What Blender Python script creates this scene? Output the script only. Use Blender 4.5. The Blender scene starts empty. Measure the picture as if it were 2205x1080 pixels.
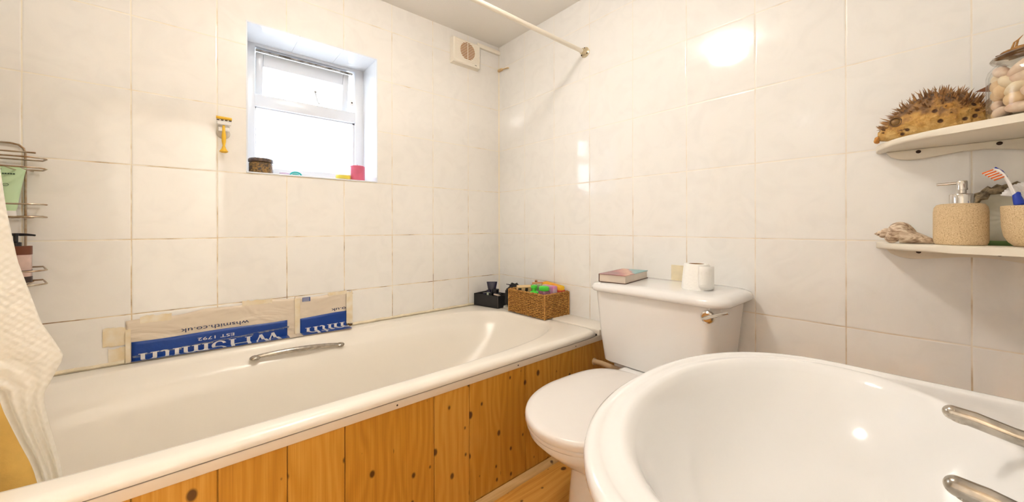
import bpy, bmesh, math, random
from mathutils import Vector, Matrix
random.seed(7)
sc = bpy.context.scene
COL = sc.collection
PI = math.pi
ZC = 0.772                       # eye height above the floor; helper z values below are measured from the eye
X0, Y0 = 1.2636, 1.5699          # right wall plane, window wall plane
XL, YF = -0.56, -0.215           # left wall, wall behind the photographer
ZF, ZT = -ZC, 0.972              # floor and ceiling (from eye level)

# ------------------------------------------------------------------ helpers
def s2l(c):
    return tuple(((v/255)/12.92 if v/255 <= .04045 else ((v/255+.055)/1.055)**2.4) for v in c) + (1.0,)

def nodes_of(m):
    m.use_nodes = True
    return m.node_tree.nodes, m.node_tree.links, m.node_tree.nodes['Principled BSDF']

MATS = {}
def mat(name, rgb, rough=.5, metal=0, noise=0, nscale=20, bump=0, bscale=60, coat=0, trans=0, sss=0, rgb2=None, emit=None, spec=None):
    m = bpy.data.materials.new(name); n, l, b = nodes_of(m)
    col = s2l(rgb)
    b.inputs['Base Color'].default_value = col
    b.inputs['Roughness'].default_value = rough
    b.inputs['Metallic'].default_value = metal
    b.inputs['Coat Weight'].default_value = coat
    b.inputs['Transmission Weight'].default_value = trans
    if spec is not None: b.inputs['Specular IOR Level'].default_value = spec
    if sss:
        b.inputs['Subsurface Weight'].default_value = sss
        b.inputs['Subsurface Radius'].default_value = (.01, .008, .006)
    tc = n.new('ShaderNodeTexCoord')
    if noise:
        nz = n.new('ShaderNodeTexNoise'); nz.inputs['Scale'].default_value = nscale; nz.inputs['Detail'].default_value = 5
        l.new(tc.outputs['Object'], nz.inputs['Vector'])
        r = n.new('ShaderNodeValToRGB')
        c2 = s2l(rgb2) if rgb2 else tuple(v*(1-noise) for v in col[:3])+(1,)
        r.color_ramp.elements[0].position = .35; r.color_ramp.elements[0].color = c2
        r.color_ramp.elements[1].position = .65; r.color_ramp.elements[1].color = col
        l.new(nz.outputs['Fac'], r.inputs['Fac']); l.new(r.outputs['Color'], b.inputs['Base Color'])
    if bump:
        nb = n.new('ShaderNodeTexNoise'); nb.inputs['Scale'].default_value = bscale; nb.inputs['Detail'].default_value = 4
        l.new(tc.outputs['Object'], nb.inputs['Vector'])
        bp = n.new('ShaderNodeBump'); bp.inputs['Strength'].default_value = bump; bp.inputs['Distance'].default_value = .004
        l.new(nb.outputs['Fac'], bp.inputs['Height']); l.new(bp.outputs['Normal'], b.inputs['Normal'])
    if emit:
        b.inputs['Emission Color'].default_value = s2l(emit[0]); b.inputs['Emission Strength'].default_value = emit[1]
    MATS[name] = m
    return m

def math_node(n, l, op, a, b=None, c=None):
    k = n.new('ShaderNodeMath'); k.operation = op
    for i, v in enumerate((a, b, c)):
        if v is None: continue
        if hasattr(v, 'links') or hasattr(v, 'is_linked'): l.new(v, k.inputs[i])
        else: k.inputs[i].default_value = v
    return k.outputs[0]

def tile_material(name, axis, u0, pitch, base, warm):
    """glazed wall tiles: u along the wall, v up; grout, dirt in the joints, faint marbling, each tile tipped a hair"""
    m = bpy.data.materials.new(name); n, l, b = nodes_of(m)
    g = n.new('ShaderNodeNewGeometry'); sp = n.new('ShaderNodeSeparateXYZ'); l.new(g.outputs['Position'], sp.inputs[0])
    nw = n.new('ShaderNodeTexNoise'); nw.inputs['Scale'].default_value = 9; l.new(g.outputs['Position'], nw.inputs['Vector'])
    wob = math_node(n, l, 'MULTIPLY', math_node(n, l, 'SUBTRACT', nw.outputs['Fac'], .5), .0015)
    u = math_node(n, l, 'DIVIDE', math_node(n, l, 'SUBTRACT', math_node(n, l, 'ADD', sp.outputs[axis], wob), u0), pitch)
    v = math_node(n, l, 'DIVIDE', math_node(n, l, 'SUBTRACT', math_node(n, l, 'ADD', sp.outputs[2], wob), ZC-.0365), .222)
    def edge(t, p):
        f = math_node(n, l, 'FRACT', t)
        d = math_node(n, l, 'MINIMUM', f, math_node(n, l, 'SUBTRACT', 1.0, f))
        return math_node(n, l, 'MULTIPLY', d, p)
    dist = math_node(n, l, 'MINIMUM', edge(u, pitch), edge(v, .222))
    mr = n.new('ShaderNodeMapRange'); mr.interpolation_type = 'SMOOTHSTEP'
    mr.inputs['From Min'].default_value = .0008; mr.inputs['From Max'].default_value = .0019
    l.new(dist, mr.inputs['Value'])                      # 0 in the joint, 1 on the tile
    # marbling
    nz = n.new('ShaderNodeTexNoise'); nz.inputs['Scale'].default_value = 11; nz.inputs['Detail'].default_value = 8; nz.inputs['Distortion'].default_value = 1.6
    l.new(g.outputs['Position'], nz.inputs['Vector'])
    r = n.new('ShaderNodeValToRGB')
    r.color_ramp.elements[0].position = .3; r.color_ramp.elements[0].color = s2l(tuple(c-4 for c in base))
    r.color_ramp.elements[1].position = .55; r.color_ramp.elements[1].color = s2l(base)
    l.new(nz.outputs['Fac'], r.inputs['Fac'])
    # grout dirt, stronger low down on the wall
    nd = n.new('ShaderNodeTexNoise'); nd.inputs['Scale'].default_value = 14; nd.inputs['Detail'].default_value = 6
    l.new(g.outputs['Position'], nd.inputs['Vector'])
    low = n.new('ShaderNodeMapRange'); low.inputs['From Min'].default_value = ZC+.35; low.inputs['From Max'].default_value = ZC-.3
    low.inputs['To Min'].default_value = -.12; low.inputs['To Max'].default_value = .10
    l.new(sp.outputs[2], low.inputs['Value'])
    dd = math_node(n, l, 'ADD', nd.outputs['Fac'], low.outputs['Result'])
    rg = n.new('ShaderNodeValToRGB')
    e = rg.color_ramp.elements
    e[0].position = .42; e[0].color = s2l(warm[0])
    e[1].position = .72; e[1].color = s2l(warm[2])
    k = e.new(.58); k.color = s2l(warm[1])
    l.new(dd, rg.inputs['Fac'])
    mx = n.new('ShaderNodeMix'); mx.data_type = 'RGBA'
    l.new(mr.outputs['Result'], mx.inputs['Factor']); l.new(rg.outputs['Color'], mx.inputs[6]); l.new(r.outputs['Color'], mx.inputs[7])
    l.new(mx.outputs[2], b.inputs['Base Color'])
    rr = n.new('ShaderNodeMapRange'); rr.inputs['To Min'].default_value = .7; rr.inputs['To Max'].default_value = .07
    l.new(mr.outputs['Result'], rr.inputs['Value']); l.new(rr.outputs['Result'], b.inputs['Roughness'])
    b.inputs['Specular IOR Level'].default_value = .6
    # pillowed edge + slight tip of each tile
    pe = n.new('ShaderNodeMapRange'); pe.interpolation_type = 'SMOOTHSTEP'; pe.inputs['From Max'].default_value = .004
    l.new(dist, pe.inputs['Value'])
    bp = n.new('ShaderNodeBump'); bp.inputs['Strength'].default_value = .35; bp.inputs['Distance'].default_value = .0015
    l.new(pe.outputs['Result'], bp.inputs['Height'])
    cb = n.new('ShaderNodeCombineXYZ'); l.new(math_node(n, l, 'FLOOR', u), cb.inputs[0]); l.new(math_node(n, l, 'FLOOR', v), cb.inputs[1])
    wn = n.new('ShaderNodeTexWhiteNoise'); l.new(cb.outputs[0], wn.inputs['Vector'])
    vm = n.new('ShaderNodeVectorMath'); vm.operation = 'SUBTRACT'; l.new(wn.outputs['Color'], vm.inputs[0]); vm.inputs[1].default_value = (.5, .5, .5)
    vs = n.new('ShaderNodeVectorMath'); vs.operation = 'SCALE'; l.new(vm.outputs[0], vs.inputs[0]); vs.inputs['Scale'].default_value = .006
    va = n.new('ShaderNodeVectorMath'); va.operation = 'ADD'; l.new(bp.outputs['Normal'], va.inputs[0]); l.new(vs.outputs[0], va.inputs[1])
    vn = n.new('ShaderNodeVectorMath'); vn.operation = 'NORMALIZE'; l.new(va.outputs[0], vn.inputs[0])
    l.new(vn.outputs[0], b.inputs['Normal'])
    return m

def wood_material(name, plank_axis, grain_axis, pitch, off, c_dark, c_mid, c_light, rough=.35, knots=True):
    """pine boards: plank_axis = coordinate across the boards, grain_axis = along them"""
    m = bpy.data.materials.new(name); n, l, b = nodes_of(m)
    g = n.new('ShaderNodeNewGeometry'); sp = n.new('ShaderNodeSeparateXYZ'); l.new(g.outputs['Position'], sp.inputs[0])
    ac, al = sp.outputs[plank_axis], sp.outputs[grain_axis]
    idx = math_node(n, l, 'FLOOR', math_node(n, l, 'DIVIDE', math_node(n, l, 'SUBTRACT', ac, off), pitch))
    wn = n.new('ShaderNodeTexWhiteNoise'); wn.noise_dimensions = '1D'; l.new(idx, wn.inputs['W'])
    shift = math_node(n, l, 'MULTIPLY', wn.outputs['Value'], 37.0)
    def vec(sa, sl):
        c = n.new('ShaderNodeCombineXYZ')
        l.new(math_node(n, l, 'MULTIPLY', ac, sa), c.inputs[0])
        l.new(math_node(n, l, 'ADD', math_node(n, l, 'MULTIPLY', al, sl), shift), c.inputs[1])
        l.new(shift, c.inputs[2])
        return c.outputs[0]
    # growth rings: distorted bands
    dn = n.new('ShaderNodeTexNoise'); dn.inputs['Scale'].default_value = 1; dn.inputs['Detail'].default_value = 2; l.new(vec(9, 2.2), dn.inputs['Vector'])
    ring = math_node(n, l, 'SINE', math_node(n, l, 'ADD', math_node(n, l, 'MULTIPLY', ac, 260), math_node(n, l, 'MULTIPLY', dn.outputs['Fac'], 42)))
    ring = math_node(n, l, 'MULTIPLY_ADD', ring, .5, .5)
    fine = n.new('ShaderNodeTexNoise'); fine.inputs['Scale'].default_value = 1; fine.inputs['Detail'].default_value = 5; l.new(vec(420, 7), fine.inputs['Vector'])
    f = math_node(n, l, 'ADD', math_node(n, l, 'MULTIPLY', ring, .20), math_node(n, l, 'MULTIPLY', fine.outputs['Fac'], .66))
    f = math_node(n, l, 'ADD', f, math_node(n, l, 'MULTIPLY', math_node(n, l, 'SUBTRACT', wn.outputs['Value'], .5), .28))
    r = n.new('ShaderNodeValToRGB'); e = r.color_ramp.elements
    e[0].position = .15; e[0].color = s2l(c_light); e[1].position = .95; e[1].color = s2l(c_dark)
    k = e.new(.5); k.color = s2l(c_mid)
    l.new(f, r.inputs['Fac'])
    out = r.outputs['Color']
    if knots:
        vo = n.new('ShaderNodeTexVoronoi'); vo.voronoi_dimensions = '2D'; vo.inputs['Scale'].default_value = 1; l.new(vec(19, 13), vo.inputs['Vector'])
        sc_ = n.new('ShaderNodeSeparateColor'); l.new(vo.outputs['Color'], sc_.inputs[0])
        size = math_node(n, l, 'MULTIPLY', math_node(n, l, 'SUBTRACT', sc_.outputs[0], .42), .25)
        kd = n.new('ShaderNodeMapRange'); kd.inputs['From Min'].default_value = -.03; kd.inputs['From Max'].default_value = .035
        kd.inputs['To Min'].default_value = 1; kd.inputs['To Max'].default_value = 0
        l.new(math_node(n, l, 'SUBTRACT', vo.outputs['Distance'], size), kd.inputs['Value'])
        mx = n.new('ShaderNodeMix'); mx.data_type = 'RGBA'
        l.new(math_node(n, l, 'MULTIPLY', kd.outputs['Result'], .9), mx.inputs['Factor']); l.new(out, mx.inputs[6]); mx.inputs[7].default_value = s2l((70, 34, 12))
        out = mx.outputs[2]
    l.new(out, b.inputs['Base Color'])
    b.inputs['Roughness'].default_value = rough
    return m

def glass_pane(name, tint, mix, rough=.02, frosted=False):
    m = bpy.data.materials.new(name); m.use_nodes = True
    n, l = m.node_tree.nodes, m.node_tree.links
    n.remove(n['Principled BSDF']); o = n['Material Output']
    t = n.new('ShaderNodeBsdfTransparent'); t.inputs[0].default_value = tint
    gl = n.new('ShaderNodeBsdfGlossy'); gl.inputs['Roughness'].default_value = rough
    lw = n.new('ShaderNodeLayerWeight'); lw.inputs['Blend'].default_value = .5
    fw = math_node(n, l, 'MULTIPLY_ADD', math_node(n, l, 'POWER', lw.outputs['Facing'], 4.0), .6, .035)
    base = t.outputs[0]
    if frosted:
        tr = n.new('ShaderNodeBsdfTranslucent'); tr.inputs[0].default_value = (.95, .97, 1, 1)
        tc = n.new('ShaderNodeTexCoord'); vz = n.new('ShaderNodeTexVoronoi'); vz.inputs['Scale'].default_value = 70
        l.new(tc.outputs['Object'], vz.inputs['Vector'])
        bp = n.new('ShaderNodeBump'); bp.inputs['Strength'].default_value = .6; bp.inputs['Distance'].default_value = .003
        l.new(vz.outputs['Distance'], bp.inputs['Height']); l.new(bp.outputs[0], tr.inputs['Normal']); l.new(bp.outputs[0], gl.inputs['Normal'])
        ms = n.new('ShaderNodeMixShader'); ms.inputs[0].default_value = .5
        l.new(t.outputs[0], ms.inputs[1]); l.new(tr.outputs[0], ms.inputs[2]); base = ms.outputs[0]
    m2 = n.new('ShaderNodeMixShader')
    l.new(math_node(n, l, 'MULTIPLY', fw, mix), m2.inputs[0]); l.new(base, m2.inputs[1]); l.new(gl.outputs[0], m2.inputs[2])
    l.new(m2.outputs[0], o.inputs[0])
    return m

# ---- mesh building
def BM(): return bmesh.new()

def box(bm, x0, x1, y0, y1, z0, z1, bev=0, seg=2, rot=None):
    r = bmesh.ops.create_cube(bm, size=1.0)
    vs = r['verts']
    for v in vs:
        v.co = Vector((x0+(v.co.x+.5)*(x1-x0), y0+(v.co.y+.5)*(y1-y0), ZC+z0+(v.co.z+.5)*(z1-z0)))
    if bev:
        es = list({e for v in vs for e in v.link_edges})
        r2 = bmesh.ops.bevel(bm, geom=es, offset=bev, segments=seg, affect='EDGES', profile=.5)
        vs = list({v for f in r2['faces'] for v in f.verts} | {v for v in vs if v.is_valid})
    if rot:
        c, a = rot
        bmesh.ops.rotate(bm, verts=vs, cent=Vector((c[0], c[1], ZC+c[2])), matrix=a)
    return vs

def loft(bm, rings, cap0=True, cap1=True):
    R = [[bm.verts.new((p[0], p[1], ZC+p[2])) for p in ring] for ring in rings]
    n = len(R[0])
    for a, b in zip(R, R[1:]):
        for i in range(n):
            try: bm.faces.new((a[i], a[(i+1) % n], b[(i+1) % n], b[i]))
            except ValueError: pass
    if cap0: bm.faces.new(list(reversed(R[0])))
    if cap1: bm.faces.new(R[-1])
    return R

def squircle(cx, cy, a, b, n, z, cnt=64, zf=None):
    o = []
    for i in range(cnt):
        t = 2*PI*i/cnt; c, s = math.cos(t), math.sin(t)
        r = (abs(c)**n+abs(s)**n)**(-1/n)
        x, y = cx+a*r*c, cy+b*r*s
        o.append((x, y, z if zf is None else z+zf(x, y)))
    return o

def lathe(bm, prof, cx, cy, cz=0, seg=32, tilt=None, cap0=True, cap1=True):
    rings = [[(cx+r*math.cos(2*PI*i/seg), cy+r*math.sin(2*PI*i/seg), cz+z) for i in range(seg)] for r, z in prof]
    R = loft(bm, rings, cap0, cap1)
    vs = [v for q in R for v in q]
    if tilt:
        bmesh.ops.rotate(bm, verts=vs, cent=Vector((tilt[0][0], tilt[0][1], ZC+tilt[0][2])), matrix=tilt[1])
    return vs

def tube(bm, pts, r, seg=10, closed=False, caps=True, flat=None):
    P = [Vector((p[0], p[1], ZC+p[2])) for p in pts]; N = len(P)
    rs = r if isinstance(r, (list, tuple)) else [r]*N
    rings = []; up = None
    for i, p in enumerate(P):
        a = P[(i-1) % N] if (closed or i > 0) else P[i]
        b = P[(i+1) % N] if (closed or i < N-1) else P[i]
        t = (b-a).normalized()
        if up is None:
            up = Vector((0, 0, 1)) if abs(t.z) < .9 else Vector((1, 0, 0))
        u = (up-t*up.dot(t)).normalized(); w = t.cross(u); up = u
        fu, fw = flat if flat else (1, 1)
        rings.append([bm.verts.new(p+rs[i]*(fu*math.cos(2*PI*k/seg)*u+fw*math.sin(2*PI*k/seg)*w)) for k in range(seg)])
    M = N if closed else N-1
    for i in range(M):
        A, B = rings[i], rings[(i+1) % N]
        for k in range(seg): bm.faces.new((A[k], A[(k+1) % seg], B[(k+1) % seg], B[k]))
    if caps and not closed:
        bm.faces.new(list(reversed(rings[0]))); bm.faces.new(rings[-1])
    return [v for q in rings for v in q]

def ball(bm, c, r, sx=1, sy=1, sz=1, u=20, v=14, jit=0, rot=None):
    res = bmesh.ops.create_uvsphere(bm, u_segments=u, v_segments=v, radius=1)
    for q in res['verts']:
        k = 1+random.uniform(-jit, jit)
        q.co = Vector((q.co.x*r*sx*k, q.co.y*r*sy*k, q.co.z*r*sz*k))
        if rot is not None: q.co = rot @ q.co
        q.co += Vector((c[0], c[1], ZC+c[2]))
    return res['verts']

def prism(bm, poly, ax, d0, d1, bev=0):
    """poly: 2-D points in the two axes other than ax, extruded from d0 to d1 along ax (z values from eye level)"""
    def pt(p, d):
        if ax == 0: return (d, p[0], ZC+p[1])
        if ax == 1: return (p[0], d, ZC+p[1])
        return (p[0], p[1], ZC+d)
    A = [bm.verts.new(pt(p, d0)) for p in poly]; B = [bm.verts.new(pt(p, d1)) for p in poly]
    n = len(poly)
    fs = [bm.faces.new(A), bm.faces.new(list(reversed(B)))]
    for i in range(n): fs.append(bm.faces.new((A[i], B[i], B[(i+1) % n], A[(i+1) % n])))
    if bev:
        es = list({e for f in fs[:2] for e in f.edges})
        bmesh.ops.bevel(bm, geom=es, offset=bev, segments=2, affect='EDGES', profile=.5)
    return A+B

def world_origin(o):
    v = Vector((0, 0, 0))
    while o is not None:
        v += o.location; o = o.parent
    return v

def obj(name, bm, m, parent=None, label=None, cat=None, group=None, kind=None, smooth=35, sub=0):
    bmesh.ops.recalc_face_normals(bm, faces=bm.faces[:])
    me = bpy.data.meshes.new(name); 
    if parent is None:
        co = [v.co for v in bm.verts]
        org = Vector(((min(c.x for c in co)+max(c.x for c in co))/2, (min(c.y for c in co)+max(c.y for c in co))/2, min(c.z for c in co)))
    else:
        org = world_origin(parent)
    for v in bm.verts: v.co -= org
    bm.to_mesh(me); bm.free()
    for mm in (m if isinstance(m, (list, tuple)) else [m]): me.materials.append(mm)
    if smooth:
        for p in me.polygons: p.use_smooth = True
        me.set_sharp_from_angle(angle=math.radians(smooth))
    o = bpy.data.objects.new(name, me); COL.objects.link(o)
    if parent is None: o.location = org
    else: o.parent = parent
    if sub:
        md = o.modifiers.new('smooth', 'SUBSURF'); md.levels = sub; md.render_levels = sub
    if label: o['label'] = label
    if cat: o['category'] = cat
    if group: o['group'] = group
    if kind: o['kind'] = kind
    return o

def thing(name, loc, label, cat, group=None):
    o = bpy.data.objects.new(name, None); COL.objects.link(o)
    o.location = (loc[0], loc[1], ZC+loc[2]); o.empty_display_size = .03
    o['label'] = label; o['category'] = cat
    if group: o['group'] = group
    return o

def text_bm(txt, size):
    cu = bpy.data.curves.new('lettering', 'FONT'); cu.body = txt; cu.size = size; cu.extrude = .0002; cu.resolution_u = 3
    o = bpy.data.objects.new('lettering', cu); COL.objects.link(o)
    dg = bpy.context.evaluated_depsgraph_get(); dg.update()
    me = bpy.data.meshes.new_from_object(o.evaluated_get(dg))
    bm = bmesh.new(); bm.from_mesh(me)
    bpy.data.objects.remove(o); bpy.data.curves.remove(cu); bpy.data.meshes.remove(me)
    return bm

# ------------------------------------------------------------------ materials
tileL = tile_material('window wall tiles', 0, X0-.0017, .2, (249, 245, 239), ((246, 238, 220), (228, 206, 168), (140, 106, 66)))
tileR = tile_material('right wall tiles', 1, Y0-.003, .2014, (249, 247, 243), ((246, 240, 228), (236, 224, 206), (206, 186, 156)))
plaster = mat('painted ceiling plaster', (250, 246, 239), .8, bump=.1, bscale=120)
wallpaint = mat('painted plaster wall', (249, 246, 241), .7, bump=.1, bscale=90)
ceramic = mat('white glazed ceramic', (240, 238, 235), .10, coat=.2)
acrylic = mat('cream acrylic bath', (246, 238, 225), .25)
acrylic_rim = acrylic
seatplastic = mat('white plastic', (240, 234, 228), .18)
whitetrim = mat('white painted strip', (238, 222, 200), .45)
gapshade = mat('painted gap shade', (28, 20, 14), .9)  # near-black painted in for shade between bath rim and strip
pine = wood_material('varnished pine boards', 0, 2, .108, .033, (172, 110, 34), (206, 146, 52), (222, 166, 74), .34)
floorwood = wood_material('pine floor planks', 1, 0, .11, .80, (172, 104, 36), (208, 146, 62), (226, 170, 88), .3)
oaktrim = wood_material('pale wood beading', 1, 0, .5, 0, (176, 130, 76), (206, 164, 104), (222, 184, 126), .45)
chrome = mat('chrome', (214, 210, 204), .09, 1, bump=.05, bscale=90)
wornchrome = mat('worn chrome', (200, 192, 180), .2, 1, noise=.35, nscale=70)
wire = mat('rusty chromed wire', (190, 180, 162), .35, .85, noise=.5, nscale=45, rgb2=(160, 130, 98))
ivory = mat('ivory plastic', (252, 244, 228), .4)
fanbrown = mat('brown grille backing', (168, 112, 52), .8)  # even brown showing between the fan slats
upvc = mat('white window plastic', (226, 229, 234), .25)
shelfwhite = mat('white painted shelf', (243, 234, 216), .4)
screwdark = mat('dark screw head', (66, 48, 38), .4, .6)
black = mat('black card', (30, 28, 30), .6, noise=.3, nscale=30)
blackgloss = mat('glossy black plastic', (20, 19, 28), .15)
navy = mat('dark navy plastic', (30, 26, 52), .25)
greenplastic = mat('bright green cap', (84, 222, 66), .35)
white = mat('plain white', (245, 242, 238), .5)
paper = mat('toilet paper', (252, 250, 245), .95, bump=.25, bscale=160)
cardboard = mat('cardboard tube', (168, 124, 82), .9)

# ------------------------------------------------------------------ the room
T = .12
bm = BM(); box(bm, XL-T, X0+T, YF-T, Y0+T, ZF-.1, ZF); obj('floor', bm, floorwood, kind='structure', smooth=0)
bm = BM(); box(bm, XL-T, X0+T, YF-T, Y0+.3, ZT, ZT+.1); obj('ceiling', bm, plaster, kind='structure', smooth=0)
# window wall with its deep opening
wx0, wx1, wz0, wz1, wd = .141, .597, .1885, .7155, .27
bm = BM()
box(bm, XL-T, wx0, Y0, Y0+wd, ZF-.1, ZT); box(bm, wx1, X0+T, Y0, Y0+wd, ZF-.1, ZT)
box(bm, wx0, wx1, Y0, Y0+wd, ZF-.1, wz0); box(bm, wx0, wx1, Y0, Y0+wd, wz1, ZT)
obj('wall_back', bm, tileL, kind='structure', smooth=0)
bm = BM(); box(bm, X0, X0+T, YF-T, Y0, ZF-.1, ZT); obj('wall_right', bm, tileR, kind='structure', smooth=0)
bm = BM(); box(bm, XL-T, XL, YF-T, Y0, ZF-.1, ZT); obj('wall_left', bm, tileR, kind='structure', smooth=0)
# wall behind the photographer, plus an unseen doorway and landing added for soft fill light
DX0, DX1, DZ = -.42, .17, ZF+1.52
HY = YF-T-1.0
bm = BM(); box(bm, XL-T, DX0, YF-T, YF, ZF-.1, ZT); box(bm, DX1, X0+T, YF-T, YF, ZF-.1, ZT); box(bm, DX0, DX1, YF-T, YF, DZ, ZT)
obj('wall_front', bm, wallpaint, kind='structure', smooth=0)
bm = BM()
for a, c in ((DX0-.05, DX0+.008), (DX1-.008, DX1+.05)): box(bm, a, c, YF-T-.012, YF+.012, ZF, DZ+.05, .003)
box(bm, DX0-.05, DX1+.05, YF-T-.012, YF+.012, DZ-.008, DZ+.05, .003)
obj('trim_7', bm, whitetrim, kind='structure')
bm = BM()
box(bm, -1.0, .9, HY-T, HY, ZF-.1, ZT); box(bm, -1.0-T, -1.0, HY-T, YF-T, ZF-.1, ZT); box(bm, .9, .9+T, HY-T, YF-T, ZF-.1, ZT)
box(bm, -1.0, XL-T, YF-T-.05, YF-T, ZF-.1, ZT)
obj('wall_added_landing', bm, wallpaint, kind='structure', smooth=0)
bm = BM(); box(bm, -1.0-T, .9+T, HY-T, YF-T, ZF-.1, ZF); obj('floor_added_landing', bm, mat('added landing carpet', (206, 192, 172), .95, bump=.3, bscale=200), kind='structure', smooth=0)
bm = BM(); box(bm, -1.0-T, .9+T, HY-T, YF-T, ZT, ZT+.1); obj('ceiling_added_landing', bm, plaster, kind='structure', smooth=0)
hl_ = thing('fill_lamp', (.62, YF-T-.55, ZT-.26), 'added unseen round fill lamp on the added landing behind the camera', 'ceiling light')  # unseen lamp, added to fill the room from behind the camera
bm = BM(); tube(bm, [(.62, YF-T-.55, ZT-.14), (.62, YF-T-.55, ZT)], .004, 8); lathe(bm, [(.04, ZT-.012), (.04, ZT)], .62, YF-T-.55, 0, 24); obj('flex', bm, MATS['plain white'], hl_)
bm = BM(); ball(bm, (.62, YF-T-.55, ZT-.20), .065)
gl2 = bpy.data.materials.new('fill lamp glow'); gl2.use_nodes = True; n = gl2.node_tree.nodes; l = gl2.node_tree.links
n.remove(n['Principled BSDF']); em = n.new('ShaderNodeEmission'); em.inputs[0].default_value = (1.0, .96, .91, 1); em.inputs[1].default_value = 90; l.new(em.outputs[0], n['Material Output'].inputs[0])
obj('globe', bm, gl2, hl_)
# white tiled lining of the window opening
lining = mat('white glazed reveal tiles', (240, 243, 247), .12)
bm = BM()
yb = Y0+.165
box(bm, wx0-.001, wx0+.003, Y0-.0008, yb, wz0+.004, wz1-.004); box(bm, wx1-.003, wx1+.001, Y0-.0008, yb, wz0+.004, wz1-.004)
for a, b_ in ((wx0-.001, .305), (.3058, .46), (.4608, wx1+.001)):
    box(bm, a, b_, Y0-.0012, yb, wz1-.004, wz1+.001)
box(bm, wx0, wx1, Y0-.004, yb, wz0-.001, wz0+.004, .0015)
obj('trim_1', bm, lining, kind='structure', smooth=0)

# window: outer frame, transom, tilted top sash, fixed frosted pane
win = bpy.data.objects.new('window_1', None); COL.objects.link(win); win.location = (.37, Y0+.19, ZC+wz0); win['kind'] = 'structure'
fy0, fy1 = Y0+.16, Y0+.22
bm = BM()
box(bm, wx0, .183, fy0, fy1, wz0, wz1, .003); box(bm, .557, wx1, fy0, fy1, wz0, wz1, .003)
box(bm, .18, .56, fy0, fy1, .70, wz1, .003); box(bm, .18, .56, fy0, fy1, .468, .516, .004); box(bm, .18, .56, fy0, fy1, wz0, .234, .003)
# glazing bead of the lower pane
box(bm, .183, .557, fy0+.01, fy0+.03, .462, .469); box(bm, .549, .557, fy0+.01, fy0+.03, .234, .468); box(bm, .183, .187, fy0+.01, fy0+.03, .234, .468)
obj('window_frame', bm, upvc, win)
bm = BM(); box(bm, .183, .557, fy0+.034, fy0+.04, .232, .47)
obj('frosted_pane', bm, glass_pane('frosted glass', (.95, .97, 1, 1), .7, .15, True), win, label='frosted lower glass pane')
piv = (.37, fy0+.04, .697); A = Matrix.Rotation(math.radians(10), 3, 'X')
bm = BM()
for a in ((.188, .213, .520, .690), (.513, .538, .520, .690), (.213, .513, .640, .690), (.213, .513, .520, .528)):
    box(bm, a[0], a[1], fy0+.02, fy0+.06, a[2], a[3], .003, rot=(piv, A))
sash = obj('opening_sash', bm, upvc, win)
bm = BM(); box(bm, .21, .516, fy0+.037, fy0+.042, .526, .644, rot=(piv, A)); obj('pane', bm, glass_pane('clear glass', (1, 1, 1, 1), .8), sash)
seal = mat('mouldy gap shade', (110, 104, 92), .8, noise=.8, nscale=30, rgb2=(220, 216, 208))  # mottled grey for mould and the shade of the open gap
bm = BM(); box(bm, .186, .548, fy0+.004, fy0+.016, .6865, .6915); obj('sash_gap', bm, seal, win, label='grey mouldy strip painting the shaded gap above the opening sash')
bm = BM(); tube(bm, [(.405, fy0+.05, .585), (.418, fy0+.075, .560), (.425, fy0+.085, .552), (.446, fy0+.10, .53)], .0035, 8)
ball(bm, (.405, fy0+.05, .587), .006); ball(bm, (.428, fy0+.085, .55), .005); obj('stay_arm', bm, mat('grey cast metal', (170, 165, 158), .4, .7), win)
bm = BM(); box(bm, .533, .549, fy0-.004, fy0+.004, .545, .570, .002)
kp = obj('keeper_plate', bm, white, win)
bm = BM(); ball(bm, (.542, fy0-.004, .556), .0035, 1, .5, 1); obj('peg_hole', bm, screwdark, kp)

# corner beading at the floor, in front of the bath panel
bm = BM()
prof = [(.8405, ZF), (.8405, ZF+.013)]+[(.8405-.020*math.sin(a*PI/12), ZF+.013*math.cos(a*PI/12)) for a in range(1, 7)]
prism(bm, prof, 0, XL, X0); obj('trim_2', bm, oaktrim, kind='structure')
# sealant line up the corner between the two tiled walls
bm = BM(); prism(bm, [(X0, Y0), (X0-.005, Y0), (X0, Y0-.005)], 2, -.39, ZT-.11)
obj('trim_3', bm, mat('yellowed sealant', (248, 238, 216), .5), kind='structure', smooth=0)
# plaster coving strip / cable box beside the fan
bm = BM(); box(bm, 1.113, X0, Y0-.014, Y0, .927, .948, .003); obj('trim_4', bm, ivory, kind='structure')
# sealant bead where bath meets the window wall
mat('stained sealant', (244, 230, 200), .6, noise=.15, nscale=40)
for nm, xa, xb in (('trim_5', XL, -.152), ('trim_6', .492, 1.10)):
    bm = BM(); k = int((xb-xa)/.03); tube(bm, [(xa+(xb-xa)*i/k, Y0-.003, -.3965+.001*math.sin(i*2.1)) for i in range(k+1)], .0062, 8); obj(nm, bm, MATS['stained sealant'], kind='structure')

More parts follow.
